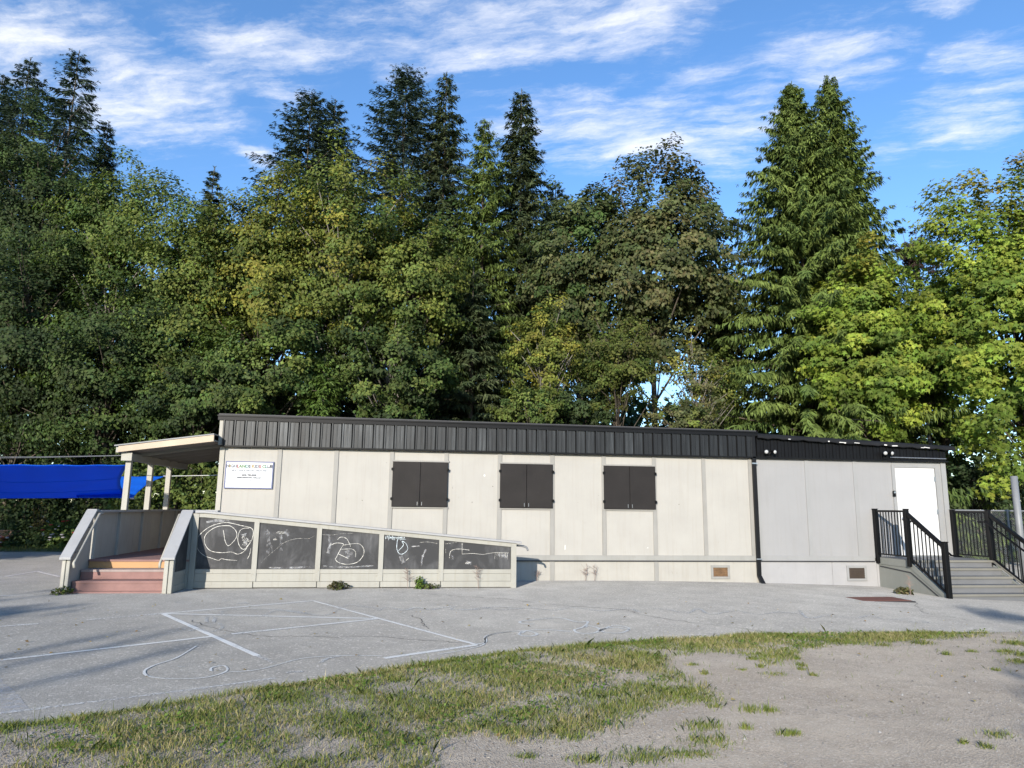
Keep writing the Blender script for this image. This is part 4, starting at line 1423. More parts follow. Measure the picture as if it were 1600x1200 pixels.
def broadleaf(name, label, base, centre, rad, cols, n_clump, per, leaf=.135, seed=1, bark='bark', trunk_r=.18, wts=None, inner=.5,
              flat=.55, csize=.17, droop=.0, group=None, cat='tree', star=False, topcols=None, gap=0.0, limbs=40, pale_limbs=False, lower=-1.0):
    rng = np.random.default_rng(seed)
    base = np.array(base, float)
    centre = np.array(centre, float)
    rad = np.array(rad, float)
    o = empty(name, tuple(base), label, cat, group)
    d = unit(rng.normal(size=(n_clump * 3, 3)))
    d[:, 1] -= .40
    d = unit(d)
    d = d[d[:, 2] > lower][:n_clump]
    n_clump = len(d)
    rr = (inner + (1 - inner) * rng.random(n_clump) ** .55) * lump(d, seed + 5)
    cc = centre + d * rad * rr[:, None]
    keep = cc[:, 2] > base[2] + .25
    cc, d, rr = cc[keep], d[keep], rr[keep]
    n_clump = len(cc)
    cr = rad.mean() * csize * rng.uniform(.65, 1.45, n_clump)
    ccol = pick_col(cols, n_clump, rng, wts) * rng.uniform(.65, 1.35, (n_clump, 1))
    if topcols is not None:
        h = (cc[:, 2] - centre[2]) / rad[2]
        tcol = pick_col(topcols, n_clump, rng)
        f = np.clip((h - .55) * 1.8, 0, 1)[:, None] * rng.random((n_clump, 1))
        ccol = ccol * (1 - f) + tcol * f
    cnt = np.maximum(4, (per * (cr / cr.mean()) ** 2 * rng.uniform(.6, 1.3, n_clump)).astype(int))
    idx = np.repeat(np.arange(n_clump), cnt)
    n = len(idx)
    q = unit(rng.normal(size=(n, 3))) * (rng.random((n, 1)) ** .45)
    q *= np.array((1, 1, flat))
    # twiggy: stretch the clump along its outward direction
    out = d[idx]
    q += out * ((q * out).sum(1, keepdims=True)) * .5
    pos = cc[idx] + q * cr[idx][:, None]
    if droop:
        pos[:, 2] -= droop * cr[idx] * (q[:, 0] ** 2 + q[:, 1] ** 2)
    nrm = unit(out * .7 + unit(q) * .45 + rng.normal(size=(n, 3)) * .42 + np.array((-.12, -.25, .45)))
    dr = rng.normal(size=(n, 3)) + out * .5 + np.array((0, 0, -.55 - droop))
    dr = dr - nrm * (dr * nrm).sum(1, keepdims=True)
    L = leaf * rng.uniform(.65, 1.35, n)
    col = ccol[idx] * rng.uniform(.72, 1.30, (n, 1)) * (1 + rng.normal(size=(n, 3)) * .05)
    if star:
        V = stars(pos, dr, nrm, L)
        k = 6
    else:
        V = rhombi(pos, dr, nrm, L, L * rng.uniform(.26, .40, n))
        k = 4
    me = fast_mesh('crown', V - base, k, tint=np.repeat(np.clip(col, .003, 1), k, 0))
    link('crown', me, o, 'leaf')
    # trunk and limbs
    mb = MB()
    top = centre + np.array((0, 0, rad[2] * .55))
    tp = []
    for f in np.linspace(0, 1, 8):
        tp.append(base + (top - base) * f + np.array((math.sin(f * 5 + seed) * .12, math.cos(f * 4 + seed) * .12, 0)) * rad[0] * .25 * f)
    mb.tube(tp, trunk_r, 9, trunk_r * .22)
    for k_ in rng.choice(n_clump, min(limbs, n_clump), replace=False):
        e = cc[k_]
        f = np.clip((e[2] - base[2]) / (top[2] - base[2]) - rng.uniform(.12, .3), .12, .92)
        s0 = base + (top - base) * f
        mid = (s0 + e) / 2 + np.array((0, 0, rng.uniform(-.1, .25)))
        mb.tube([s0, mid, e], trunk_r * rng.uniform(.16, .34), 5, .012)
    mb.build('trunk', bark, o, smooth=True)
    return o


def conifer(name, label, X, Y, H, R, z0, cols, seed=1, step=.30, nb=5, p=.8, droop=.35, lift=.15, spray=.30, npos=22, per=4, hang=.3,
            group=None, lean=(0, 0), wide=.12, trunk_r=.22, tips=None, ragged=.3):
    rng = np.random.default_rng(seed)
    base = np.array((X, Y, float(gz(X)) - .05))
    o = empty(name, tuple(base), label, 'tree', group)
    Cs, Ds, Ls, Cols, Ns = [], [], [], [], []
    z = z0
    az = rng.uniform(0, 6.28)
    limbs = []
    while z < H - .15:
        t_ = (H - z) / (H - z0)
        for k in range(nb if t_ > .15 else max(3, nb - 2)):
            az += 2.399 + rng.normal() * .25
            L = R * t_ ** p * rng.uniform(1 - ragged, 1 + ragged * .45) + .14
            dirh = np.array((math.cos(az), math.sin(az), 0))
            ax = base + np.array((lean[0], lean[1], 0)) * (z / H) + np.array((0, 0, z + rng.uniform(-.15, .15)))
            n = max(9, int(npos * (L / R) ** .6))
            s = np.sort(rng.uniform(.12, 1.0, n))
            up = lift * rng.uniform(.5, 1.5) + (.55 * (1 - t_) ** 3)
            pz = L * (up * s - droop * rng.uniform(.7, 1.3) * s * s + .16 * droop * s ** 4)
            pts = ax + dirh * (L * s)[:, None] + np.array((0, 0, 1.0)) * pz[:, None]
            side = np.array((-dirh[1], dirh[0], 0))
            ccol = pick_col(cols, 1, rng)[0] * rng.uniform(.75, 1.25)
            for m_ in range(per):
                sg = (np.arange(n) % 2 * 2 - 1)[:, None] * (1 if m_ % 2 else -1)
                c = pts + rng.normal(size=(n, 3)) * .03
                dd = dirh * rng.uniform(.45, 1.1, (n, 1)) + side * sg * rng.uniform(.35, 1.0, (n, 1)) + np.array((0, 0, -1)) * (hang * rng.uniform(.2, 1.6, (n, 1)))
                Cs.append(c)
                Ds.append(dd)
                ln = np.minimum(spray * 1.6, spray * .45 + .40 * L * (1.02 - s)) * rng.uniform(.6, 1.25, n)
                Ls.append(ln)
                cl2 = ccol * rng.uniform(.75, 1.3, (n, 1))
                if tips is not None:
                    cl2 = cl2 * (1 - s[:, None] ** 3 * .6) + np.array(tips) * (s[:, None] ** 3 * .6)
                Cols.append(cl2)
                Ns.append(np.array((0, 0, 1.0)) + dirh * .4 + rng.normal(size=(n, 3)) * .45)
            if rng.random() < .22:
                limbs.append((ax, pts[-1], L))
        z += step * rng.uniform(.8, 1.2) * (.5 + .5 * t_)
    # leader
    n = 14
    Cs.append(base + np.array((lean[0], lean[1], 0)) + np.array((0, 0, 1.0)) * np.linspace(H - .5, H + .1, n)[:, None])
    Ds.append(rng.normal(size=(n, 3)) * .6 + np.array((0, 0, .9)))
    Ls.append(np.full(n, spray * .6))
    Cols.append(np.tile(np.array(cols[0]), (n, 1)))
    Ns.append(rng.normal(size=(n, 3)))
    C, D, L, Cl, N = np.vstack(Cs), np.vstack(Ds), np.concatenate(Ls), np.vstack(Cols), np.vstack(Ns)
    V = rhombi(C, D, N, L, np.clip(L * wide, .018, .034), .15)
    link('crown', fast_mesh('crown', V - base, 4, tint=np.repeat(np.clip(Cl, .003, 1), 4, 0)), o, 'needle')
    mb = MB()
    mb.tube([base, base + np.array((lean[0] * .5, lean[1] * .5, H * .5)), base + np.array((lean[0], lean[1], H + .15))], trunk_r, 8, .015)
    for a, b2, L_ in limbs[:70]:
        mb.tube([a, (a + b2) / 2 + np.array((0, 0, .04)), b2], .02 + L_ * .008, 5, .008)
    mb.build('trunk', 'bark', o, smooth=True)
    return o


def leaf_block(name, label, cat, x0, x1, y0, y1, z0, z1, n, cols, leaf=.09, seed=1, kind=None, group=None, lumpy=.25, parts=('foliage',), twigs=True):
    """clipped or climbing greenery filling a box, leaves mostly near its faces"""
    rng = np.random.default_rng(seed)
    base = np.array(((x0 + x1) / 2, (y0 + y1) / 2, z0))
    u = rng.random((n, 3))
    f = rng.random(n)
    u[f < .55, 1] = rng.random((f < .55).sum()) ** 2 * .35
    sel = (f >= .55) & (f < .8)
    u[sel, 2] = 1 - rng.random(sel.sum()) ** 2 * .2
    P_ = np.array((x0, y0, z0)) + u * np.array((x1 - x0, y1 - y0, z1 - z0))
    k1 = lumpy * (np.sin(P_[:, 0] * 2.1 + seed) + np.sin(P_[:, 0] * 5.3 + P_[:, 2] * 3.1) * .6 + np.sin(P_[:, 2] * 4.7 + P_[:, 0] * 1.3) * .5)
    P_[:, 1] += k1 * .6
    P_[:, 2] += k1 * .5 * (u[:, 2])
    nr = np.array((0, -.8, .5)) + rng.normal(size=(n, 3)) * .6
    dr = rng.normal(size=(n, 3)) + np.array((0, -.3, -.8))
    nr = unit(nr)
    dr = dr - nr * (dr * nr).sum(1, keepdims=True)
    L = leaf * rng.uniform(.6, 1.4, n)
    g = .5 + .5 * np.sin(P_[:, 0] * 1.7 + P_[:, 2] * 2.9 + seed)
    c = pick_col(cols, n, rng) * (.75 + .5 * g[:, None]) * rng.uniform(.7, 1.3, (n, 1))
    me = fast_mesh('foliage', rhombi(P_, dr, nr, L, L * .38) - base, 4, tint=np.repeat(np.clip(c, .003, 1), 4, 0))
    if kind == 'stuff':
        o = link(name, me, None, 'leaf', tuple(base))
        return tag(o, label, cat, kind='stuff')
    o = empty(name, tuple(base), label, cat, group)
    link('foliage', me, o, 'leaf')
    if twigs:
        mb = MB()
        for i in range(max(6, int((x1 - x0) * 2))):
            x = rng.uniform(x0, x1)
            y = rng.uniform(y0 + .2 * (y1 - y0), y1)
            mb.tube([(x, y, z0 - .05), (x + rng.normal() * .15, y, (z0 + z1) / 2), (x + rng.normal() * .3, y + rng.normal() * .1, z1 - .1)], .025, 5, .006)
        tag(mb.build('stems', 'bark', o), kind='stuff')
    return o


def ppm(Y, px=800):
    """photo pixels per metre at depth plane Y"""
    return 1110 / ((Y - CAM[1]) * math.cos(YAW) * math.cos(PITCH) * .995)


def at(px, py, Y):
    p = onY(px, py, Y)
    return p


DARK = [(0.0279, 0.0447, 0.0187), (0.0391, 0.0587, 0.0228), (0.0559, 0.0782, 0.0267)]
MID = [(0.0609, 0.0962, 0.0285), (0.0883, 0.1242, 0.0329), (0.1202, 0.1525, 0.0389)]
YEL = [(0.1223, 0.1488, 0.0347), (0.1713, 0.1902, 0.0405), (0.2364, 0.2232, 0.0434), (0.1061, 0.1322, 0.0318)]
MAPLE = [(0.0707, 0.0854, 0.0351), (0.0962, 0.1056, 0.0449), (0.1202, 0.1165, 0.0505), (0.0636, 0.0869, 0.0309)]
GUM = [(0.1156, 0.1686, 0.0284), (0.164, 0.2248, 0.034), (0.2218, 0.265, 0.0425), (0.0964, 0.1413, 0.0284)]
GUMTOP = [(.24, .14, .035), (.22, .19, .035), (.20, .22, .035)]
SPRUCE = [(0.0339, 0.0554, 0.04), (0.0493, 0.0739, 0.0524), (0.0647, 0.0893, 0.0616)]
HEMLOCK = [(0.0386, 0.058, 0.0262), (0.0547, 0.0741, 0.0323), (0.0725, 0.0885, 0.04)]
CEDAR = [(0.0978, 0.1323, 0.03), (0.0698, 0.1056, 0.027), (0.0963, 0.1366, 0.0324), (0.1242, 0.1631, 0.0405)]
GC = 'conifers standing behind the broadleaf trees'
GB = 'broadleaf trees behind the buildings'
GU = 'small understorey trees behind the roof'


def con(label, px, py, Y, R, z0, cols, seed, name='spruce_tree', **kw):
    p = at(px, py, Y)
    return conifer(name, label, p[0], Y, p[2], R, z0, cols, seed, group=GC, **kw)


con('dark spruce at far left, its top just left of the tallest', 48, 92, 25, 4.6, 10, SPRUCE, 21, p=.62, droop=.25, hang=.35, ragged=.42)
con('tallest spruce at far left with layered blue-green boughs', 124, 82, 23, 4.3, 9.5, SPRUCE, 22, p=.62, droop=.22, lift=.10, hang=.35, ragged=.42, step=.36)
con('narrow small-topped spruce right of the far-left pair', 170, 192, 24, 2.0, 10, SPRUCE, 23, droop=.25)
con('spruce at left frame edge behind the dark alders', 5, 120, 27, 4.2, 9, SPRUCE, 39, droop=.25, ragged=.4)
con('small pointed hemlock top in the dip left of centre', 335, 262, 25, 2.6, 9, HEMLOCK, 24)
con('spruce of the middle-left pair with long low left boughs', 487, 148, 22, 5.0, 9.5, SPRUCE, 25, droop=.10, lift=.22, hang=.25, p=.58, step=.26)
con('right-hand spruce of the middle-left pair, slightly lower', 524, 158, 23, 3.3, 9.5, SPRUCE, 26, p=.6, droop=.15, lift=.2)
con('broad tall spruce left of the leaning-tipped hemlock', 636, 108, 22, 5.3, 9.5, SPRUCE, 27, droop=.12, lift=.26, hang=.3, p=.58, step=.22)
con('dark hemlock with a nodding tuft at its tip', 698, 116, 21, 3.4, 7, HEMLOCK, 28, name='hemlock_tree', droop=.4, hang=.6, p=.65)
con('olive-green cedar with two feathery tops between dark hemlocks', 757, 190, 17, 3.3, 2.5, CEDAR, 29, name='cedar_tree', droop=.35, lift=.3, hang=.9, p=.62, step=.26)
con('dark hemlock with a bare spiky leader at centre', 815, 143, 18, 3.5, 2.5, HEMLOCK, 30, name='hemlock_tree', droop=.42, hang=.6, p=.60, step=.26, nb=6)
con('dark conifer filling the shade behind the brown maple', 868, 285, 21, 3.6, 5.0, HEMLOCK, 31, name='hemlock_tree', droop=.4, hang=.6, p=.6)
# the big twin-topped cedar
con('great cedar trunk with the left of two drooping tops', 1236, 124, 12.5, 7.0, .6, CEDAR, 32, name='cedar_tree', droop=.42, lift=.30, hang=1.1, p=.80, step=.22, nb=7, npos=30, per=6, spray=.30, ragged=.35)
con('great cedar trunk with the right of two drooping tops', 1293, 113, 12.9, 5.2, .6, CEDAR, 33, name='cedar_tree', droop=.42, lift=.30, hang=1.1, p=.78, step=.22, nb=6, npos=28, per=6, spray=.30, ragged=.35)
con('young bright green cedar just behind the roof, left of centre', 508, 560, 10.4, 1.7, .5, [(.07, .115, .024), (.09, .14, .03)], 34, name='cedar_tree', droop=.3, hang=.6, step=.22, npos=12, spray=.34)
con('dark hemlock low behind the roof between shrubs', 740, 420, 14.5, 2.4, 2.0, HEMLOCK, 35, name='hemlock_tree', droop=.35, hang=.6, p=.6)


def bl(label, px, py, rx, ry, Y, cols, seed, name='alder_tree', ydepth=None, **kw):
    k = ppm(Y)
    c = at(px, py, Y)
    rxm, rzm = rx / k, ry / k
    kw.setdefault('group', GB)
    return broadleaf(name, label, (c[0], Y, float(gz(c[0])) - .06), (c[0], Y, c[2]), (rxm, ydepth or rxm * .85, rzm), cols, seed=seed, **kw)


bl('dark tall alder at left edge under the far-left spruces', 62, 335, 105, 140, 18, DARK + MID[:1], 41, n_clump=256, per=109)
bl('alder with pale bare stem left of the sky dip', 188, 370, 82, 128, 15.5, MID, 42, n_clump=202, per=92, inner=.4, bark='bark_pale')
bl('dark alder at left edge low behind the cables', 40, 560, 120, 150, 14.5, DARK, 43, n_clump=256, per=103)
bl('dense dark green alder behind the blue shade sails', 175, 590, 115, 150, 13.6, DARK + MID[:2], 44, n_clump=256, per=103)
bl('broad mid-green alder behind the porch canopy', 300, 480, 120, 185, 13.8, MID + YEL[:1], 45, n_clump=297, per=103)
bl('alder low behind the canopy roof', 310, 640, 95, 95, 12.2, DARK + MID[:2], 46, n_clump=162, per=92, leaf=.13)
bl('yellowing alder left of the building left half', 415, 420, 95, 145, 13.0, YEL + MID[:1], 47, n_clump=270, per=92)
bl('tall open alder with yellow top and pale slanting limbs', 540, 400, 108, 150, 12.6, YEL + MID[:2], 48, n_clump=270, per=92, inner=.4, bark='bark_pale', limbs=60)
bl('alder with olive leaves right of the tall open one', 640, 450, 95, 130, 13.4, YEL[:2] + MID, 49, n_clump=229, per=92)
bl('shaded alder behind the roof left end', 430, 590, 110, 100, 11.8, MID + DARK[2:], 50, n_clump=202, per=92, leaf=.14)
bl('shaded alder with pale arching limbs behind the shuttered windows', 610, 590, 100, 90, 11.6, MID + DARK[1:], 51, n_clump=175, per=86, leaf=.14, bark='bark_pale', limbs=60)
bl('large rounded maple with bronze-brown leaf tips', 1018, 410, 140, 178, 14.2, MAPLE, 52, name='maple_tree', n_clump=364, per=109, leaf=.19, droop=.35, csize=.14, topcols=[(.10, .075, .035), (.085, .06, .03)])
bl('left shoulder of dark maple beside the spiky hemlock', 905, 430, 80, 165, 14.6, MAPLE[:2] + MID[:1] + DARK[2:], 53, name='maple_tree', n_clump=175, per=92, leaf=.18, droop=.3)
bl('small yellow-green tree above the roof left of the green one', 850, 540, 62, 75, 10.8, YEL, 54, name='young_alder', n_clump=128, per=63, leaf=.11, inner=.35, group=GU, trunk_r=.07, bark='bark_pale')
bl('small green tree above the roof below the maple', 965, 575, 75, 80, 10.6, [(.065, .09, .022), (.09, .11, .026), (.10, .11, .03)], 55, name='young_alder', n_clump=148, per=69, leaf=.11, inner=.35, group=GU, trunk_r=.07)
bl('sparse twiggy yellowing tree left of the great cedar', 1085, 600, 62, 85, 11.0, YEL[1:] + MAPLE[1:3], 56, name='young_alder', n_clump=81, per=46, leaf=.11, inner=.2, group=GU, trunk_r=.06, bark='bark_pale', limbs=60)
bl('low bushy tree at the roof edge under the yellow-green one', 830, 640, 62, 40, 10.0, MID + YEL[:1], 57, name='young_alder', n_clump=94, per=69, leaf=.11, group=GU, trunk_r=.05)
bl('low dark shrubby tree behind the roof right of centre', 905, 640, 70, 42, 11.4, DARK + MID[:1], 58, name='young_alder', n_clump=81, per=69, leaf=.12, group=GU, trunk_r=.05)
bl('low brownish bush behind the roof left of the great cedar', 1065, 655, 60, 28, 10.2, MAPLE + YEL[:1], 59, name='young_alder', n_clump=74, per=57, leaf=.10, group=GU, trunk_r=.05)
bl('dark purple-brown tree top between the cedar and sweetgum', 1428, 405, 45, 48, 22, [(.035, .022, .020), (.045, .03, .024)], 60, name='copper_beech', limbs=6, inner=.1, n_clump=70, per=80)
bl('sweetgum with orange-tinged tip behind the annex roof', 1362, 545, 112, 175, 9.6, GUM, 61, name='sweetgum_tree', n_clump=310, per=98, leaf=.17, star=True, topcols=GUMTOP, csize=.15, trunk_r=.16, inner=.45)
bl('tall full sweetgum at right edge overhanging the railings', 1582, 495, 172, 268, 6.6, GUM, 62, name='sweetgum_tree', n_clump=649, per=101, leaf=.165, star=True, topcols=GUMTOP, csize=.125, trunk_r=.2, inner=.45)
bl('sweetgum filling the gap between its two larger neighbours', 1462, 560, 75, 175, 10.5, GUM[:1] + GUM[3:] + GUM[1:2], 63, name='sweetgum_tree', n_clump=170, per=70, leaf=.165, star=True, csize=.15)
bl('dark shrub behind the annex and chain-link fence', 1520, 790, 110, 95, 9.0, DARK, 64, name='laurel_shrub', n_clump=120, per=75, leaf=.13, cat='shrub', group='shrubs by the fence', trunk_r=.08)

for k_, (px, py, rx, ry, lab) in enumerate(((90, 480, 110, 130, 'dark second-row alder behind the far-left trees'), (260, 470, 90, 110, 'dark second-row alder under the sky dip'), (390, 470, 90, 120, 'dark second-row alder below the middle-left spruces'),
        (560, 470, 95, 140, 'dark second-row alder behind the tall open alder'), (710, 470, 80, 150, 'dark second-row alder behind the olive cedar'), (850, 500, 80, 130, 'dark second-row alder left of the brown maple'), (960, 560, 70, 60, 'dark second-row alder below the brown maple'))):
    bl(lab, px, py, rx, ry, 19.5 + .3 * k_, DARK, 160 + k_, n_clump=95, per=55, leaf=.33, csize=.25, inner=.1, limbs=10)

bl('dark broadleaf tree closing the gap between maple and great cedar', 1120, 520, 62, 120, 16.5, MAPLE[:2] + DARK, 171, n_clump=130, per=75, leaf=.2, inner=.2)
bl('leafy lower part of a broadleaf tree beside the great cedar', 1130, 610, 48, 70, 14.0, MID + YEL[:1], 172, n_clump=90, per=70, leaf=.15, inner=.2)

# hedge and climbing growth at the left
leaf_block('hedge', 'dark clipped hedge under the blue shade sails', 'hedge', -22, -6.5, 13.0, 14.4, 0, 2.35, 11000, DARK, .15, 71)
leaf_block('hedge', 'brighter leafy hedge behind the canopy posts', 'hedge', -6.4, 1.5, 10.2, 11.4, 0, 2.9, 14000, MID + YEL[:1], .12, 72, lumpy=.5)
leaf_block('hedge', 'dark hedge beyond the chain-link fence at right', 'hedge', 19.5, 38, 9.5, 10.8, -.3, 3.2, 7000, DARK, .2, 76, lumpy=.5)
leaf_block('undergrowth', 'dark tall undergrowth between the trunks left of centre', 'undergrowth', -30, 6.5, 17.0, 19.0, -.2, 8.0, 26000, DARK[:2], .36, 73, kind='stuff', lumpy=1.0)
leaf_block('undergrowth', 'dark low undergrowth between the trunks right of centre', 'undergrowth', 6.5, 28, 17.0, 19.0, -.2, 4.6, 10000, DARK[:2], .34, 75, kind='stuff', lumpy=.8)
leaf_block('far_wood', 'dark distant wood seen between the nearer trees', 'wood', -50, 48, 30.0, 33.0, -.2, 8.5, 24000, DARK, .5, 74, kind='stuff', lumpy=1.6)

# verge grass, planter and flower bed at the left
def blades(P_, h, w, cols, rng, lean=.5):
    n = len(P_)
    a = rng.uniform(0, 6.283, n)
    S = np.stack([np.cos(a), np.sin(a), np.zeros(n)], 1)
    b_ = rng.uniform(0, 6.283, n)
    Ln = np.stack([np.cos(b_), np.sin(b_), np.zeros(n)], 1) * (h * lean * rng.random(n))[:, None]
    up = np.array((0, 0, 1.0))
    w = w[:, None]
    V = np.stack([P_ - S * w, P_ + S * w, P_ + Ln * .35 + up * (h * .6)[:, None] + S * w * .7, P_ + Ln + up * h[:, None], P_ + Ln * .35 + up * (h * .6)[:, None] - S * w * .7], 1).reshape(-1, 3)
    return V, np.repeat(cols, 5, 0)


rng = np.random.default_rng(80)
n = 15000
PX = np.stack([rng.uniform(-26, -1.5, n), rng.uniform(9.55, 13.2, n), np.full(n, .02)], 1)
V, Cc = blades(PX, rng.uniform(.05, .14, n), np.full(n, .008), pick_col([(.05, .08, .02), (.08, .10, .03), (.10, .10, .04)], n, rng), rng)
o = link('verge_grass', fast_mesh('verge_grass', V, 5, tint=Cc), None, 'grass_blade')
tag(o, 'short grass strip before the dark hedge at left', 'grass', kind='stuff')

pb = onG(4, 846)
pY = 12.3
pb = onY(4, 838, pY)
plx = empty('planter_box', (pb[0] - 1.0, pY, 0), 'brown wooden planter box on legs at the left edge before the hedge', 'planter')
zt_, zb_ = onY(4, 829, pY)[2], onY(4, 841, pY)[2]
x1_ = onY(27, 832, pY)[0]
x0_ = x1_ - 2.4
for (a, b2, c, d) in ((x0_, x1_, pY - .3, pY - .26), (x0_, x1_, pY + .26, pY + .3), (x0_, x0_ + .04, pY - .258, pY + .258), (x1_ - .04, x1_, pY - .258, pY + .258)):
    box('side_board', 'planter_wood', plx, a, b2, c, d, zb_, zt_)
box('soil', 'soil', plx, x0_ + .05, x1_ - .05, pY - .25, pY + .25, zb_ + .02, zt_ - .03)
box('rim_board', 'planter_wood', plx, x0_ - .03, x1_ + .03, pY - .34, pY - .25, zt_ + .001, zt_ + .03)
for xx in (x0_ + .12, x1_ - .22):
    for yy in (pY - .24, pY + .16):
        box('leg', 'planter_wood', plx, xx, xx + .09, yy, yy + .09, 0, zb_ - .001)
n = 500
PX = np.stack([rng.uniform(x0_ + .1, x1_ - .1, n), rng.uniform(pY - .22, pY + .22, n), np.full(n, zt_ - .04)], 1)
V, Cc = blades(PX, rng.uniform(.15, .5, n), np.full(n, .012), pick_col([(.04, .07, .03), (.06, .09, .035)], n, rng), rng, .7)
hp_ = empty('planter_herbs', ((x0_ + x1_) / 2, pY, zt_ - .03), 'spiky green herbs growing in the wooden planter box', 'plant')
o = link('foliage', fast_mesh('foliage', V - ORIGIN[hp_.name], 5, tint=Cc), hp_, 'grass_blade')


def bush(name, label, px, py, Y, r, h, cols, seed, n=900, leaf=.09, cat='plant', flowers=None, group=None, base_z=None):
    p = onY(px, py, Y)
    rg = np.random.default_rng(seed)
    z0 = float(gz(p[0])) if base_z is None else base_z
    b_ = np.array((p[0], Y, z0))
    o = empty(name, tuple(b_), label, cat, group)
    q = unit(rg.normal(size=(n, 3))) * (rg.random((n, 1)) ** .4)
    q[:, 2] = np.abs(q[:, 2])
    P2 = q * np.array((r, r, h)) + np.array((0, 0, .02))
    nr = unit(q + rg.normal(size=(n, 3)) * .5 + np.array((0, 0, .5)))
    dr = rg.normal(size=(n, 3)) + q
    dr -= nr * (dr * nr).sum(1, keepdims=True)
    L = leaf * rg.uniform(.6, 1.4, n)
    c = pick_col(cols, n, rg) * rg.uniform(.7, 1.3, (n, 1))
    link('foliage', fast_mesh('foliage', rhombi(P2, dr, nr, L, L * .36), 4, tint=np.repeat(c, 4, 0)), o, 'leaf')
    mb = MB()
    for k in range(8):
        e = b_ + np.array((rg.normal() * r * .4, rg.normal() * r * .4, h * rg.uniform(.5, .9)))
        mb.tube([b_ + np.array((0, 0, -.03)), (b_ + e) / 2 + np.array((rg.normal() * .03, 0, .02)), e], .008, 5, .003)
    mb.build('stems', 'bark', o)
    if flowers:
        for k in range(flowers[1]):
            a = rg.uniform(0, 6.28)
            c_ = b_ + np.array((math.cos(a) * r * .7, -abs(math.sin(a)) * r * .9, h * rg.uniform(.45, 1.05)))
            s = flowers[2]
            MB().lathe([(.0, s * .3), (s * .5, s * .42), (s, s * .2), (s * .8, -s * .1), (.0, -s * .25)], tuple(c_), 'z', 7).build('flower', flowers[0], o)
    return o


GF = 'flower bed plants before the hedge'
bush('flowering_plant', 'red-flowered plant in the bed, right of the pair', 105, 838, 12.0, .75, 1.05, MID + YEL[:1], 91, 1100, .12, flowers=('red_petal', 4, .07), group=GF)
bush('flowering_plant', 'red-flowered plant in the bed, left of the pair', 88, 840, 12.1, .6, 1.0, MID, 92, 900, .12, flowers=('red_petal', 3, .07), group=GF)
bush('flowering_plant', 'pale-flowered low plant in the shaded bed', 77, 843, 11.7, .8, .75, DARK + MID[:1], 93, 900, .10, flowers=('white_petal', 8, .05), group=GF)
bush('flowering_plant', 'low leafy plant with pale blooms nearest the porch wall', 100, 850, 11.3, .6, .5, MID, 94, 700, .11, flowers=('white_petal', 6, .07), group=GF)
bush('low_shrub', 'dark low shrub between the planter and flower bed', 45, 845, 12.0, 1.1, .8, DARK, 95, 1300, .10, group=GF)
bush('flowering_plant', 'low pale-blossomed plant below the wooden planter', 22, 846, 11.6, .6, .45, DARK + MID[:1], 97, 600, .10, flowers=('white_petal', 5, .06), group=GF)
bush('staked_shrub', 'tall thin yellowing shrub in front of the dark hedge', 60, 820, 12.4, .35, 1.9, [(.09, .08, .025), (.06, .06, .02)], 96, 350, .09, group=GF)
pt = onY(3, 850, 11.5)
ptt = empty('flower_pot', (pt[0], 11.5, .015), 'small terracotta pot at left frame edge below the planter', 'pot')
MB().lathe([(.0, .0), (.16, .0), (.23, .36), (.26, .36), (.26, .42), (.20, .42), (.19, .34), (.0, .33)], (pt[0], 11.5, .02), 'z', 18).build('pot_body', 'pot_terracotta', ptt, smooth=True)
# weeds along the walls
WD = [(.07, .10, .025), (.10, .13, .03), (.09, .075, .03)]
bush('weed', 'low brownish weed at the foot of the third chalkboard', 528, 917, -1.63, .21, .14, [(.10, .08, .035), (.075, .07, .03), (.07, .09, .03)], 101, 190, .055, 'weed')
bush('weed', 'upright bright green weed at the foot of the fourth chalkboard', 656, 917, -1.60, .10, .24, [(.08, .14, .025), (.11, .16, .03)], 102, 110, .06, 'weed')
bush('weed', 'spreading green weed right of the upright one', 672, 918, -1.62, .20, .09, [(.09, .12, .03), (.10, .10, .04)], 103, 120, .05, 'weed')
bush('weed', 'small green weed at the left newel post foot', 97, 927, -2.28, .17, .10, WD, 104, 170, .05, 'weed')
bush('weed', 'dry straw-coloured weed by the annex stair skirt', 1412, 921, -1.7, .20, .14, [(.20, .16, .08), (.14, .12, .06), (.10, .12, .04)], 105, 160, .07, 'weed')


def stalk(px, py, Y, h, label, seed):
    rg = np.random.default_rng(seed)
    p = onY(px, py, Y)
    b_ = np.array((p[0], Y, float(gz(p[0]))))
    o = empty('dead_stalk', tuple(b_), label, 'weed', 'dry weed stalks along the walls')
    mb = MB()
    for k in range(3):
        e = b_ + np.array((rg.normal() * .05, rg.normal() * .02, h * rg.uniform(.7, 1)))
        mb.tube([b_ + np.array((0, 0, -.03)), (b_ + e) / 2, e], .0028, 5, .0015)
        for j in range(9):
            f = rg.uniform(.4, 1)
            s_ = b_ + (e - b_) * f
            mb.tube([s_, s_ + np.array((rg.normal() * .06, rg.normal() * .03, rg.uniform(.02, .07)))], .0026, 4, .002)
    mb.build('stems', 'stalk_brown', o)


paint('stalk_brown', (.24, .17, .14), .9, .2, 0, 0, 0)
stalk(637, 917, -1.56, .42, 'dry reddish stalk at the fourth chalkboard foot', 111)
stalk(748, 917, -1.56, .42, 'dry reddish stalk at the fifth chalkboard foot', 112)
stalk(838, 908, -.10, .25, 'short dry stalk in the ramp end shadow', 113)
stalk(915, 909, -.10, .36, 'left of two dry stalks against the cream skirting', 114)
stalk(929, 909, -.10, .38, 'right of two dry stalks against the cream skirting', 115)
stalk(1423, 921, -1.95, .42, 'thin dry stalk against the annex stair skirt', 116)

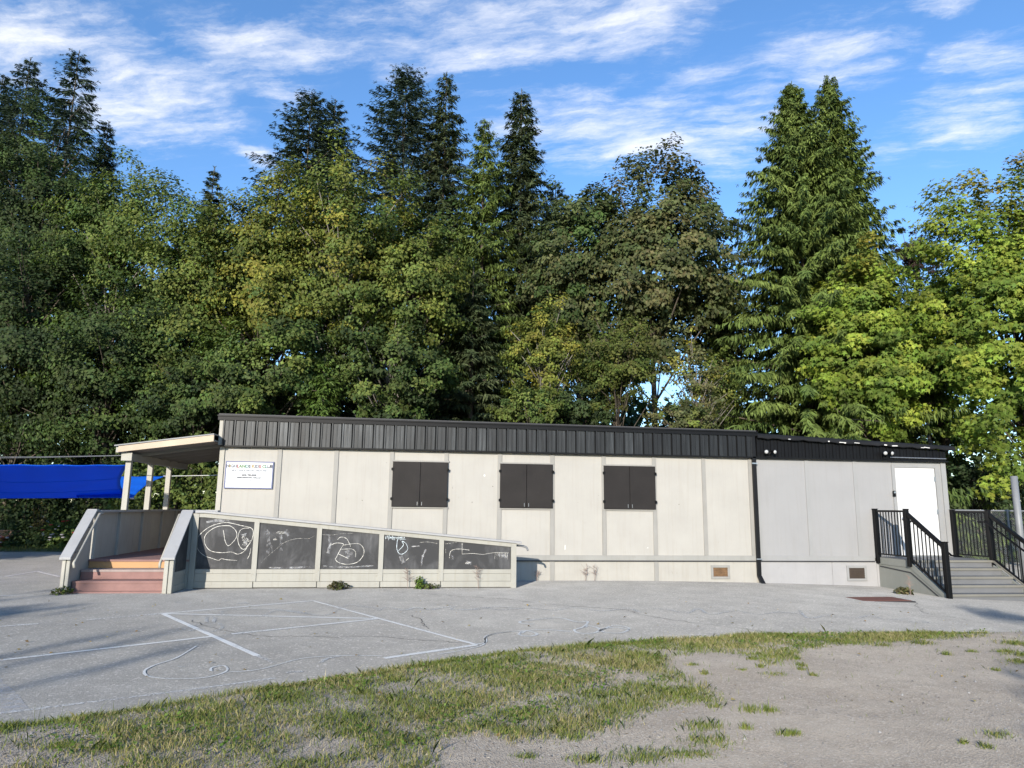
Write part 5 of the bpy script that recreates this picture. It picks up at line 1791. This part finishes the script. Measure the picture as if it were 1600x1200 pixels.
# ================================================================== FOREGROUND GRASS, TUFTS, GRAVEL
from mathutils import noise as mnoise
poly_px = [(-420, 1175), (-200, 1163), (0, 1139), (200, 1112), (400, 1080), (600, 1050), (700, 1033), (800, 1019), (1000, 1004), (1200, 993), (1400, 991), (1540, 989),
           (1540, 999), (1430, 1003), (1340, 1012), (1250, 1020), (1225, 1036), (1205, 1048), (1180, 1030), (1120, 1024), (1045, 1030), (1030, 1042), (1060, 1062), (1125, 1092), (1120, 1104), (1040, 1110), (1000, 1125), (960, 1150), (900, 1160), (800, 1165), (760, 1150), (690, 1160), (680, 1185), (660, 1240), (400, 1330), (-300, 1330)]
POLY = np.array([onG(*p)[:2] for p in poly_px])


def inpoly(Q, R_):
    x, y = Q[:, 0], Q[:, 1]
    ins = np.zeros(len(Q), bool)
    j = len(R_) - 1
    for i in range(len(R_)):
        xi, yi, xj, yj = *R_[i], *R_[j]
        c_ = ((yi > y) != (yj > y)) & (x < (xj - xi) * (y - yi) / (yj - yi + 1e-12) + xi)
        ins ^= c_
        j = i
    return ins


rng = np.random.default_rng(123)
lo, hi = POLY.min(0), POLY.max(0)
N0 = 620000
Q = lo + rng.random((N0, 2)) * (hi - lo)
jit = rng.normal(size=(N0, 2)) * .06
Q = Q[inpoly(Q + jit, POLY)]


def fld(Q, s, sd):
    X, Y = Q[:, 0] * s + sd, Q[:, 1] * s - sd * 1.7
    return (np.sin(X * 1.3 + 1.7 * np.sin(Y * .9)) + np.sin(Y * 1.7 + 1.1 * np.sin(X * 1.1 + 2)) + .7 * np.sin(X * 3.1 + Y * 2.3) + .6 * np.sin(Y * 4.1 - X * 2.7 + sd)) / 3.3


dens = .50 + .55 * fld(Q, 2.6, 3.1) + .28 * fld(Q, 7.5, 1.2)
left = np.clip((3.3 - Q[:, 0]) / 1.5, 0, 1) * np.clip((-10.3 - Q[:, 1]) / .5, 0, 1)
dens -= left * .16
dens += .35 * np.exp(-np.maximum(0, edge_y(Q[:, 0]) - Q[:, 1]) / .18)
Q = Q[rng.random(len(Q)) < np.clip(dens, .05, 1)]
tufts = [(802, 1150, .14), (897, 1160, .12), (1098, 1144, .15), (1105, 1168, .17), (1000, 1190, .2), (1062, 1187, .12), (1094, 1188, .10), (1101, 1059, .05), (1212, 1060, .12), (1160, 1053, .05), (1190, 1048, .04),
         (1252, 1046, .06), (1253, 1052, .05), (1272, 1061, .04), (1082, 1045, .06), (1175, 1035, .07), (1245, 1034, .05), (1560, 1157, .10), (1542, 1176, .06), (1506, 1170, .04), (1175, 1118, .12), (1205, 1118, .06), (1230, 1155, .07), (1165, 1147, .05),
         (1242, 1154, .05), (1557, 1052, .05), (1570, 1022, .12), (1595, 1040, .16), (1590, 1010, .2), (1480, 1028, .06), (1520, 1024, .07), (915, 1195, .12), (820, 1190, .08), (870, 1150, .07), (1115, 1112, .08), (1075, 1085, .1), (560, 1090, .1), (620, 1070, .1), (90, 1175, .12), (160, 1180, .1), (1440, 1010, .15), (1380, 1014, .12), (1620, 1030, .3)]
TQ = []
for (a, b2, r) in tufts:
    c_ = onG(a, b2)[:2]
    TQ.append(c_ + rng.normal(size=(int(60 + 5200 * r * r * 1.6), 2)) * r * np.array((.55, .40)))
n_s = 9000
SQ = np.column_stack([rng.uniform(4.5, 13.2, n_s), rng.uniform(-12.2, -6.9, n_s)])
dd_ = edge_y(SQ[:, 0]) - SQ[:, 1]
SQ = SQ[(dd_ > 0) & (rng.random(n_s) < np.clip(.55 + .8 * fld(SQ, 2.9, 5.5), 0, 1) * np.exp(-dd_ / 1.1))]
TQ.append(SQ)
TQ = np.vstack(TQ)
ALL = np.vstack([Q, TQ])
isT = np.arange(len(ALL)) >= len(Q)
ok = np.linalg.norm(ALL - CAM[:2], axis=1) > 2.5
ALL, isT = ALL[ok], isT[ok]
n = len(ALL)
P3 = np.column_stack([ALL, dirt_z(ALL[:, 0], ALL[:, 1]) - .004])
gfl = fld(ALL, 1.9, 7.7)
green = pick_col([(.135, .185, .034), (.175, .220, .045), (.210, .240, .060), (.105, .155, .030)], n, rng)
dry = pick_col([(.40, .33, .16), (.48, .41, .23), (.30, .25, .12)], n, rng)
mid_ = pick_col([(.23, .225, .07), (.27, .25, .09)], n, rng)
pr = rng.random(n)
pd = np.clip(.22 - .34 * gfl, .04, .65)
pd[isT] = .06
colg = np.where((pr < pd)[:, None], dry, np.where((pr < pd + .25)[:, None], mid_, green)) * rng.uniform(.7, 1.25, (n, 1))
hgt_ = rng.uniform(.018, .055, n) * (1 + .5 * fld(ALL, 3.3, 2.2))
hgt_ = np.where(rng.random(n) < .008, rng.uniform(.06, .12, n), hgt_)
edge_d = edge_y(ALL[:, 0]) - ALL[:, 1]
hgt_ *= 1 + .5 * np.exp(-np.abs(edge_d) / .12)
V, Cc = blades(P3, hgt_, rng.uniform(.0014, .0028, n), colg, rng, 1.1)
o = link('grass', fast_mesh('grass', V, 5, tint=Cc), None, 'grass_blade')
tag(o, 'patchy green and straw-coloured grass along the asphalt edge', 'grass', kind='stuff')
# broad weeds (clover, plantain) among the grass
n = 9000
QQ = lo + rng.random((n * 4, 2)) * (hi - lo)
QQ = QQ[inpoly(QQ, POLY)]
QQ = QQ[fld(QQ, 2.2, 9.3) > .25][:n]
n = len(QQ)
C3 = np.column_stack([QQ, dirt_z(QQ[:, 0], QQ[:, 1]) + rng.uniform(.004, .045, n)])
nr = unit(rng.normal(size=(n, 3)) * .5 + np.array((0, 0, 1.0)))
dr = rng.normal(size=(n, 3))
dr -= nr * (dr * nr).sum(1, keepdims=True)
L = rng.uniform(.014, .036, n)
Vc = rhombi(C3, dr, nr, L, L * .42)
o = link('clover', fast_mesh('clover', Vc, 4, tint=np.repeat(pick_col([(.08, .15, .025), (.12, .20, .035), (.15, .22, .05)], n, rng), 4, 0)), None, 'leaf')
tag(o, 'low broad-leaved clover mixed through the grass', 'ground cover', kind='stuff')
# gravel chips: tetra-like stones
n = 20000
QQ = np.column_stack([rng.uniform(1.0, 13.5, n), rng.uniform(-12.8, -6.6, n)])
QQ = QQ[(edge_y(QQ[:, 0]) - QQ[:, 1]) > .05]
n = len(QQ)
QQ = QQ[rng.random(n) < np.clip(.55 + .6 * fld(QQ, 1.3, 4.4), .12, 1)]
n = len(QQ)
s = rng.lognormal(-5.25, .55, n)
s = np.clip(s, .002, .018)
C3 = np.column_stack([QQ, dirt_z(QQ[:, 0], QQ[:, 1])])
th = rng.uniform(0, 6.283, n)
pts = []
for a, r, z in ((0, 1.0, -.2), (1.7, .8, -.2), (3.3, 1.1, -.2), (4.8, .8, -.2), (1.0, .25, .75)):
    pts.append(C3 + np.stack([np.cos(th + a) * s * r, np.sin(th + a) * s * r, s * z], 1))
V = np.stack(pts, 1).reshape(-1, 3)
b0 = np.arange(n)[:, None] * 5
F = np.concatenate([b0 + np.array((0, 1, 4)), b0 + np.array((1, 2, 4)), b0 + np.array((2, 3, 4)), b0 + np.array((3, 0, 4))], 0)
cg = pick_col([(.30, .28, .25), (.38, .36, .33), (.20, .18, .16), (.14, .12, .10), (.24, .20, .16)], n, rng)
o = link('gravel', fast_mesh('gravel', V, 3, F, tint=np.repeat(cg, 5, 0)), None, 'stone_chip')
tag(o, 'loose gravel chips scattered over the bare dirt', 'gravel', kind='stuff')
n = 260
QQ = np.column_stack([rng.uniform(-3, 13, n), rng.uniform(-11.5, -3, n)])
C3 = np.column_stack([QQ, np.where(edge_y(QQ[:, 0]) > QQ[:, 1], dirt_z(QQ[:, 0], QQ[:, 1]) + .02, gz(QQ[:, 0]) + .008)])
nr = unit(rng.normal(size=(n, 3)) * .3 + np.array((0, 0, 1.0)))
dr = rng.normal(size=(n, 3))
dr -= nr * (dr * nr).sum(1, keepdims=True)
L = rng.uniform(.02, .055, n)
o = link('fallen_leaves', fast_mesh('fallen_leaves', rhombi(C3, dr, nr, L, L * .4), 4, tint=np.repeat(pick_col([(.35, .24, .09), (.25, .15, .06), (.42, .34, .14)], n, rng), 4, 0)), None, 'leaf')
tag(o, 'scattered fallen yellow-brown leaves on asphalt and grass', 'leaves', kind='stuff')
# dry mulch and straw litter at lower left
n = 9000
QQ = np.column_stack([rng.uniform(.2, 6.5, n), rng.uniform(-12.8, -9.0, n)])
QQ = QQ[(edge_y(QQ[:, 0]) - QQ[:, 1]) > .05]
keep = rng.random(len(QQ)) < np.clip(1.1 - QQ[:, 0] * .15, .12, 1)
QQ = QQ[keep]
n = len(QQ)
C3 = np.column_stack([QQ, dirt_z(QQ[:, 0], QQ[:, 1]) + .004])
a = rng.uniform(0, 6.283, n)
dr = np.stack([np.cos(a), np.sin(a), rng.normal(size=n) * .12], 1)
nr = unit(np.array((0, 0, 1.0)) + rng.normal(size=(n, 3)) * .3)
L = rng.uniform(.015, .06, n)
Vm = rhombi(C3, dr, nr, L, rng.uniform(.0015, .006, n))
o = link('straw_litter', fast_mesh('straw_litter', Vm, 4, tint=np.repeat(pick_col([(.36, .30, .21), (.27, .21, .14), (.16, .12, .085), (.42, .37, .29)], n, rng), 4, 0)), None, 'stone_chip')
tag(o, 'dry straw and wood chip litter on the dirt', 'litter', kind='stuff')

# ================================================================== TREES BEHIND THE CAMERA (their long shadows fall into the picture)
def shadow_spot(gx, gy, h):
    """where something h metres up must stand for its shadow to reach ground point g"""
    D_ = h / math.tan(SUN_EL)
    return gx - math.sin(SUN_AZ) * D_, gy - math.cos(SUN_AZ) * D_


for k, (px, py, H, R) in enumerate(((292, 982, 8.5, .40), (330, 1000, 7.6, .42), (205, 985, 8.0, .36))):
    g_ = onG(px, py)
    x, y = shadow_spot(g_[0], g_[1], H)
    conifer('young_spruce', ['slim young spruce behind the camera whose shadow reaches farthest right', 'slim young spruce behind the camera casting the nearest shadow streak', 'slim young spruce behind the camera casting the leftmost shadow streak'][k],
            x, y, H, R, 1.2, SPRUCE, 130 + k, step=.6, nb=3, npos=5, per=1, group='young spruces behind the camera')
g_ = onG(-290, 966)
x, y = shadow_spot(g_[0], g_[1], 7.0)
broadleaf('shade_tree', 'round-headed tree behind the camera shading the asphalt at left', (x, y, 0), (x, y, 6.6), (2.6, 2.6, 1.5), MID, 34, 36, .2, 140)
broadleaf('shade_tree', 'broad low tree just left of the frame shading the hedge', (-12.2, 3.3, 0), (-12.2, 3.3, 3.5), (3.6, 3.6, 3.3), MID, 90, 80, .2, 142, lower=-.9)
g_ = onG(1720, 985)
x, y = shadow_spot(g_[0], g_[1], 7.5)
broadleaf('shade_tree', 'tall tree behind the camera shading the right edge', (x, y, 0), (x, y, 6.0), (2.2, 2.2, 2.0), MID, 80, 60, .2, 141)
